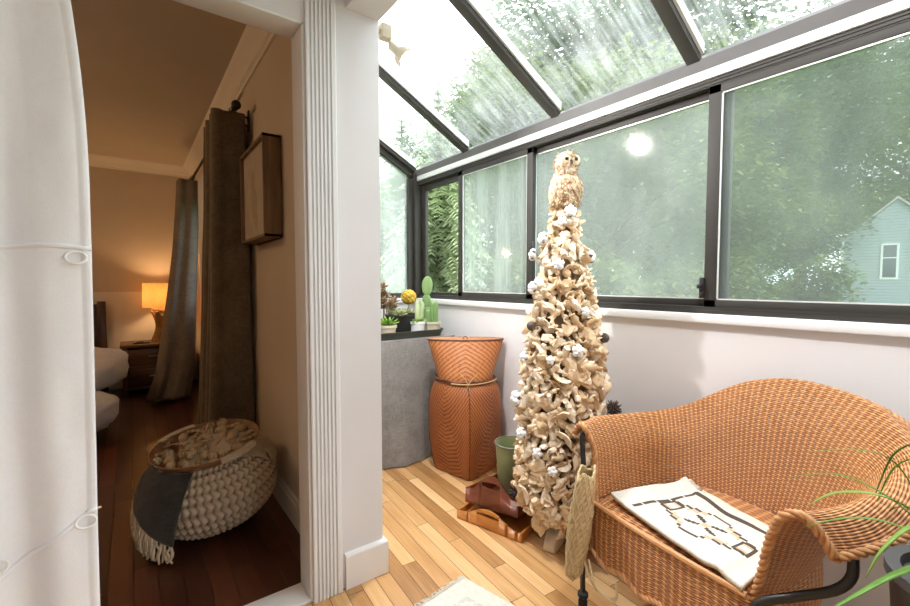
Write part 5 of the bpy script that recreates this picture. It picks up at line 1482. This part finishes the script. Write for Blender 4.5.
for i, (n, rad, ch_, size, nm) in enumerate(((52000, (2.7, 3.2), 4.2, .13, 'leafA'), (52000, (2.9, 3.6), 4.6, .13, 'leafB'), (52000, (2.6, 3.1), 4.0, .14, 'leafA'))):
    cb_, cl = leaf_cloud(n, rad, ch_, size, 50 + i, 60)
    defs.append((cb_.data('crown', M[nm], smooth=0), trunk(ch_ + 1.2, .2, cl, i).data('trunk', M['bark'], smooth=60)))
# spruce: whorls of drooping branches hung with needle sprays
def spruce(h, rbase, seed):
    r = random.Random(seed); b = MB(); w = MB()
    w.tube([(0, 0, 0), (0, 0, h * .5), (0, 0, h)], [.17, .1, .02], 10)
    z = .5
    while z < h - .2:
        R = rbase * (1 - (z / h) ** 1.15) + .12; nb = max(5, int(R * 9))
        for k in range(nb):
            a = 2 * PI * (k + r.uniform(-.4, .4)) / nb; L = R * r.uniform(.8, 1.08); d = Vector((cos(a), sin(a), 0)); s = Vector((-sin(a), cos(a), 0)); tn = r.random()
            m = max(5, int(L * 12))
            for q in range(m):
                t = (q + .6) / m; c = Vector((0, 0, z)) + d * L * t + Vector((0, 0, .12 * L * sin(PI * t) - .35 * L * t * t))
                for sg in (-1, 1):
                    ll_ = .30 * (1 - .55 * t) * r.uniform(.7, 1.2) * min(1, L); e = c + s * sg * ll_ * .9 + d * ll_ * .4 - Vector((0, 0, ll_ * r.uniform(.3, .8)))
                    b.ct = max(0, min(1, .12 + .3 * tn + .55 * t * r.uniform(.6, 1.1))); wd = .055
                    i = b.vs([c - d * wd, c + d * wd, e + d * wd * .5, e - d * wd * .2]); b.face((i, i + 1, i + 2, i + 3))
        z += r.uniform(.15, .21)
    return b, w
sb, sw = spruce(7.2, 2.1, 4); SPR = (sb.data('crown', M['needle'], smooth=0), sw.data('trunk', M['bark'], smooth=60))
def plant(kind, az, dist, s, label, rot, name='leafy_tree'):
    a = math.radians(az); p = Vector((dist * sin(a), dist * cos(a), GZ)); cr, tk = SPR if kind == 'S' else defs[kind]
    t = thing(name, p, label, 'tree', 'trees beyond the sunroom glass')
    instance(cr, 'crown', t, p, (0, 0, rot), s); instance(tk, 'trunk', t, p, (0, 0, rot), s)
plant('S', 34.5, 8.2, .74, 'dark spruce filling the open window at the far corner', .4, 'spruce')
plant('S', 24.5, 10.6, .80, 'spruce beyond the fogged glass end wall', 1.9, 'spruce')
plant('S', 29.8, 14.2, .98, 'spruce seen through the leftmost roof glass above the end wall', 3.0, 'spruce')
plant(1, 43.0, 11.4, .82, 'leafy tree just right of the open window spruce', .9)
plant(0, 47.5, 16.0, 1.25, 'tall bright leafy tree behind the owl and the driftwood tree', 2.0)
plant(2, 53.0, 10.6, .98, 'bright leafy tree right of the driftwood tree', 4.0)
plant(1, 57.5, 19.0, 1.75, 'tallest green tree behind the middle pane', 5.2)
plant(0, 61.0, 12.0, .95, 'bright leafy tree at right part of the middle pane', 1.1)
plant(2, 67.0, 21.0, 1.25, 'bright leafy tree just right of the window mullion', 2.6)
plant(1, 70.5, 32.0, 2.1, 'tall green tree behind the right pane', .3)
plant(0, 75.0, 50.0, 2.6, 'leafy tree rising left of the blue house gable', 3.3)
plant(1, 84.0, 62.0, 3.9, 'tall tree far behind the blue house gable', 4.4)
def shrub(az, dist, s, label, rot):
    a = math.radians(az); p = Vector((dist * sin(a), dist * cos(a), GZ)); t = thing('garden_shrub', p, label, 'shrub', 'shrubs below the window')
    instance(SH, 'foliage', t, p, (0, 0, rot), s)
cb_, cl = leaf_cloud(16000, (1.6, 1.1), .9, .12, 77, 26); SH = cb_.data('foliage', M['leafA'], smooth=0)
for az, d, s, lab in ((46, 8.6, 1.1, 'low shrub left of the driftwood tree'), (57, 8.8, 1.15, 'low shrub in the lower middle pane'), (60, 9.0, 1.0, 'low shrub at the foot of the middle pane trees'), (65.5, 11.5, 1.1, 'low shrub beside the window mullion'), (70.5, 15, 1.3, 'low shrub in the lower right pane'), (74.0, 24, 1.0, 'low shrub left of the blue house wall')):
    shrub(az, d, s, lab, az)

# ================================================================== LIGHT AND CAMERA
w = bpy.data.worlds.new('overcast sky'); bpy.context.scene.world = w; w.use_nodes = True
nt = w.node_tree; bg_ = nt.nodes['Background']
tc_ = nt.nodes.new('ShaderNodeTexCoord'); sx_ = nt.nodes.new('ShaderNodeSeparateXYZ'); nt.links.new(tc_.outputs['Generated'], sx_.inputs[0])
rp = nt.nodes.new('ShaderNodeValToRGB'); nt.links.new(sx_.outputs[2], rp.inputs[0])
rp.color_ramp.elements[0].position = 0.0; rp.color_ramp.elements[0].color = (.72, .80, .86, 1); rp.color_ramp.elements[1].position = .6; rp.color_ramp.elements[1].color = (1, 1, 1, 1)
nt.links.new(rp.outputs[0], bg_.inputs[0]); bg_.inputs[1].default_value = 4.9
def plight(name, loc, energy, col, size=.05, typ='POINT'):
    l = bpy.data.lights.new(name, typ); l.energy = energy; l.color = col
    l.shadow_soft_size = size
    o = bpy.data.objects.new(name, l); COL.objects.link(o); o.location = loc; return o
plight('bedside lamp light', (lx, ly, 1.10), 10.5, (1, .60, .28), .05)
plight('bedroom warm fill', (-1.9, 6.1, 1.15), 7.5, (1, .58, .26), .05)  # added warm fill for the bedroom ambient, no lamp built here
plight('bedroom fill light', (-1.6, 3.6, 2.45), 21, (1, .66, .38), .12)  # added fill without a fixture, brightens bedroom walls and ceiling
plight('unseen room fill', (-1.2, -.4, 2.30), 2.5, (1, .96, .93), .15)  # added weak fill behind the camera, no fixture
plight('unseen room fill two', (-.6, -.9, 2.25), 2.5, (1, .96, .93), .15)  # another fixtureless fill, added to lift the interior brightness

spot_ = plight('spot lamp light', d0 + dd * .20, 68, (1, .96, .93), .016, 'SPOT')
fill_spot_ = plight('added fill spot', (.95, .45, 2.56), 58, (1, .975, .965), .05, 'SPOT')  # added off-frame fill for the wall by the chair, no fixture
fill_spot_.data.spot_size = math.radians(112); fill_spot_.data.spot_blend = .6; fill_spot_.rotation_euler = Vector((1.05, -.05, -1.45)).to_track_quat('-Z', 'Y').to_euler()
spot_.data.spot_size = math.radians(172); spot_.data.spot_blend = .5; spot_.rotation_euler = Vector((.25, -.55, -.80)).to_track_quat('-Z', 'Y').to_euler()
plight('sunroom fill light', (.95, 2.6, 2.62), 8, (1, .955, .925), .08)  # added fill over the basket and cloth, no lamp hangs here
cam = bpy.data.cameras.new('camera'); co = bpy.data.objects.new('camera', cam); COL.objects.link(co)
F = 435.0; cam.sensor_width = 36; cam.lens = 36 * F / 910; cam.clip_start = .02; cam.clip_end = 300
yw, pt = math.atan2(455 - 131, F), math.atan2(21, F)
f_ = Vector((sin(yw) * cos(pt), cos(yw) * cos(pt), -sin(pt))); r_ = Vector((cos(yw), -sin(yw), 0)); u_ = r_.cross(f_)
co.matrix_world = Matrix(((r_.x, u_.x, -f_.x, 0), (r_.y, u_.y, -f_.y, 0), (r_.z, u_.z, -f_.z, 1.25), (0, 0, 0, 1)))
sc_ = bpy.context.scene; sc_.camera = co
vs = sc_.view_settings; vs.view_transform = 'Standard'; vs.look = 'None'; vs.exposure = .5; vs.gamma = 1
cy = sc_.cycles; cy.use_denoising = True; cy.max_bounces = 10; cy.diffuse_bounces = 5; cy.transparent_max_bounces = 24; cy.caustics_reflective = False; cy.sample_clamp_indirect = 6
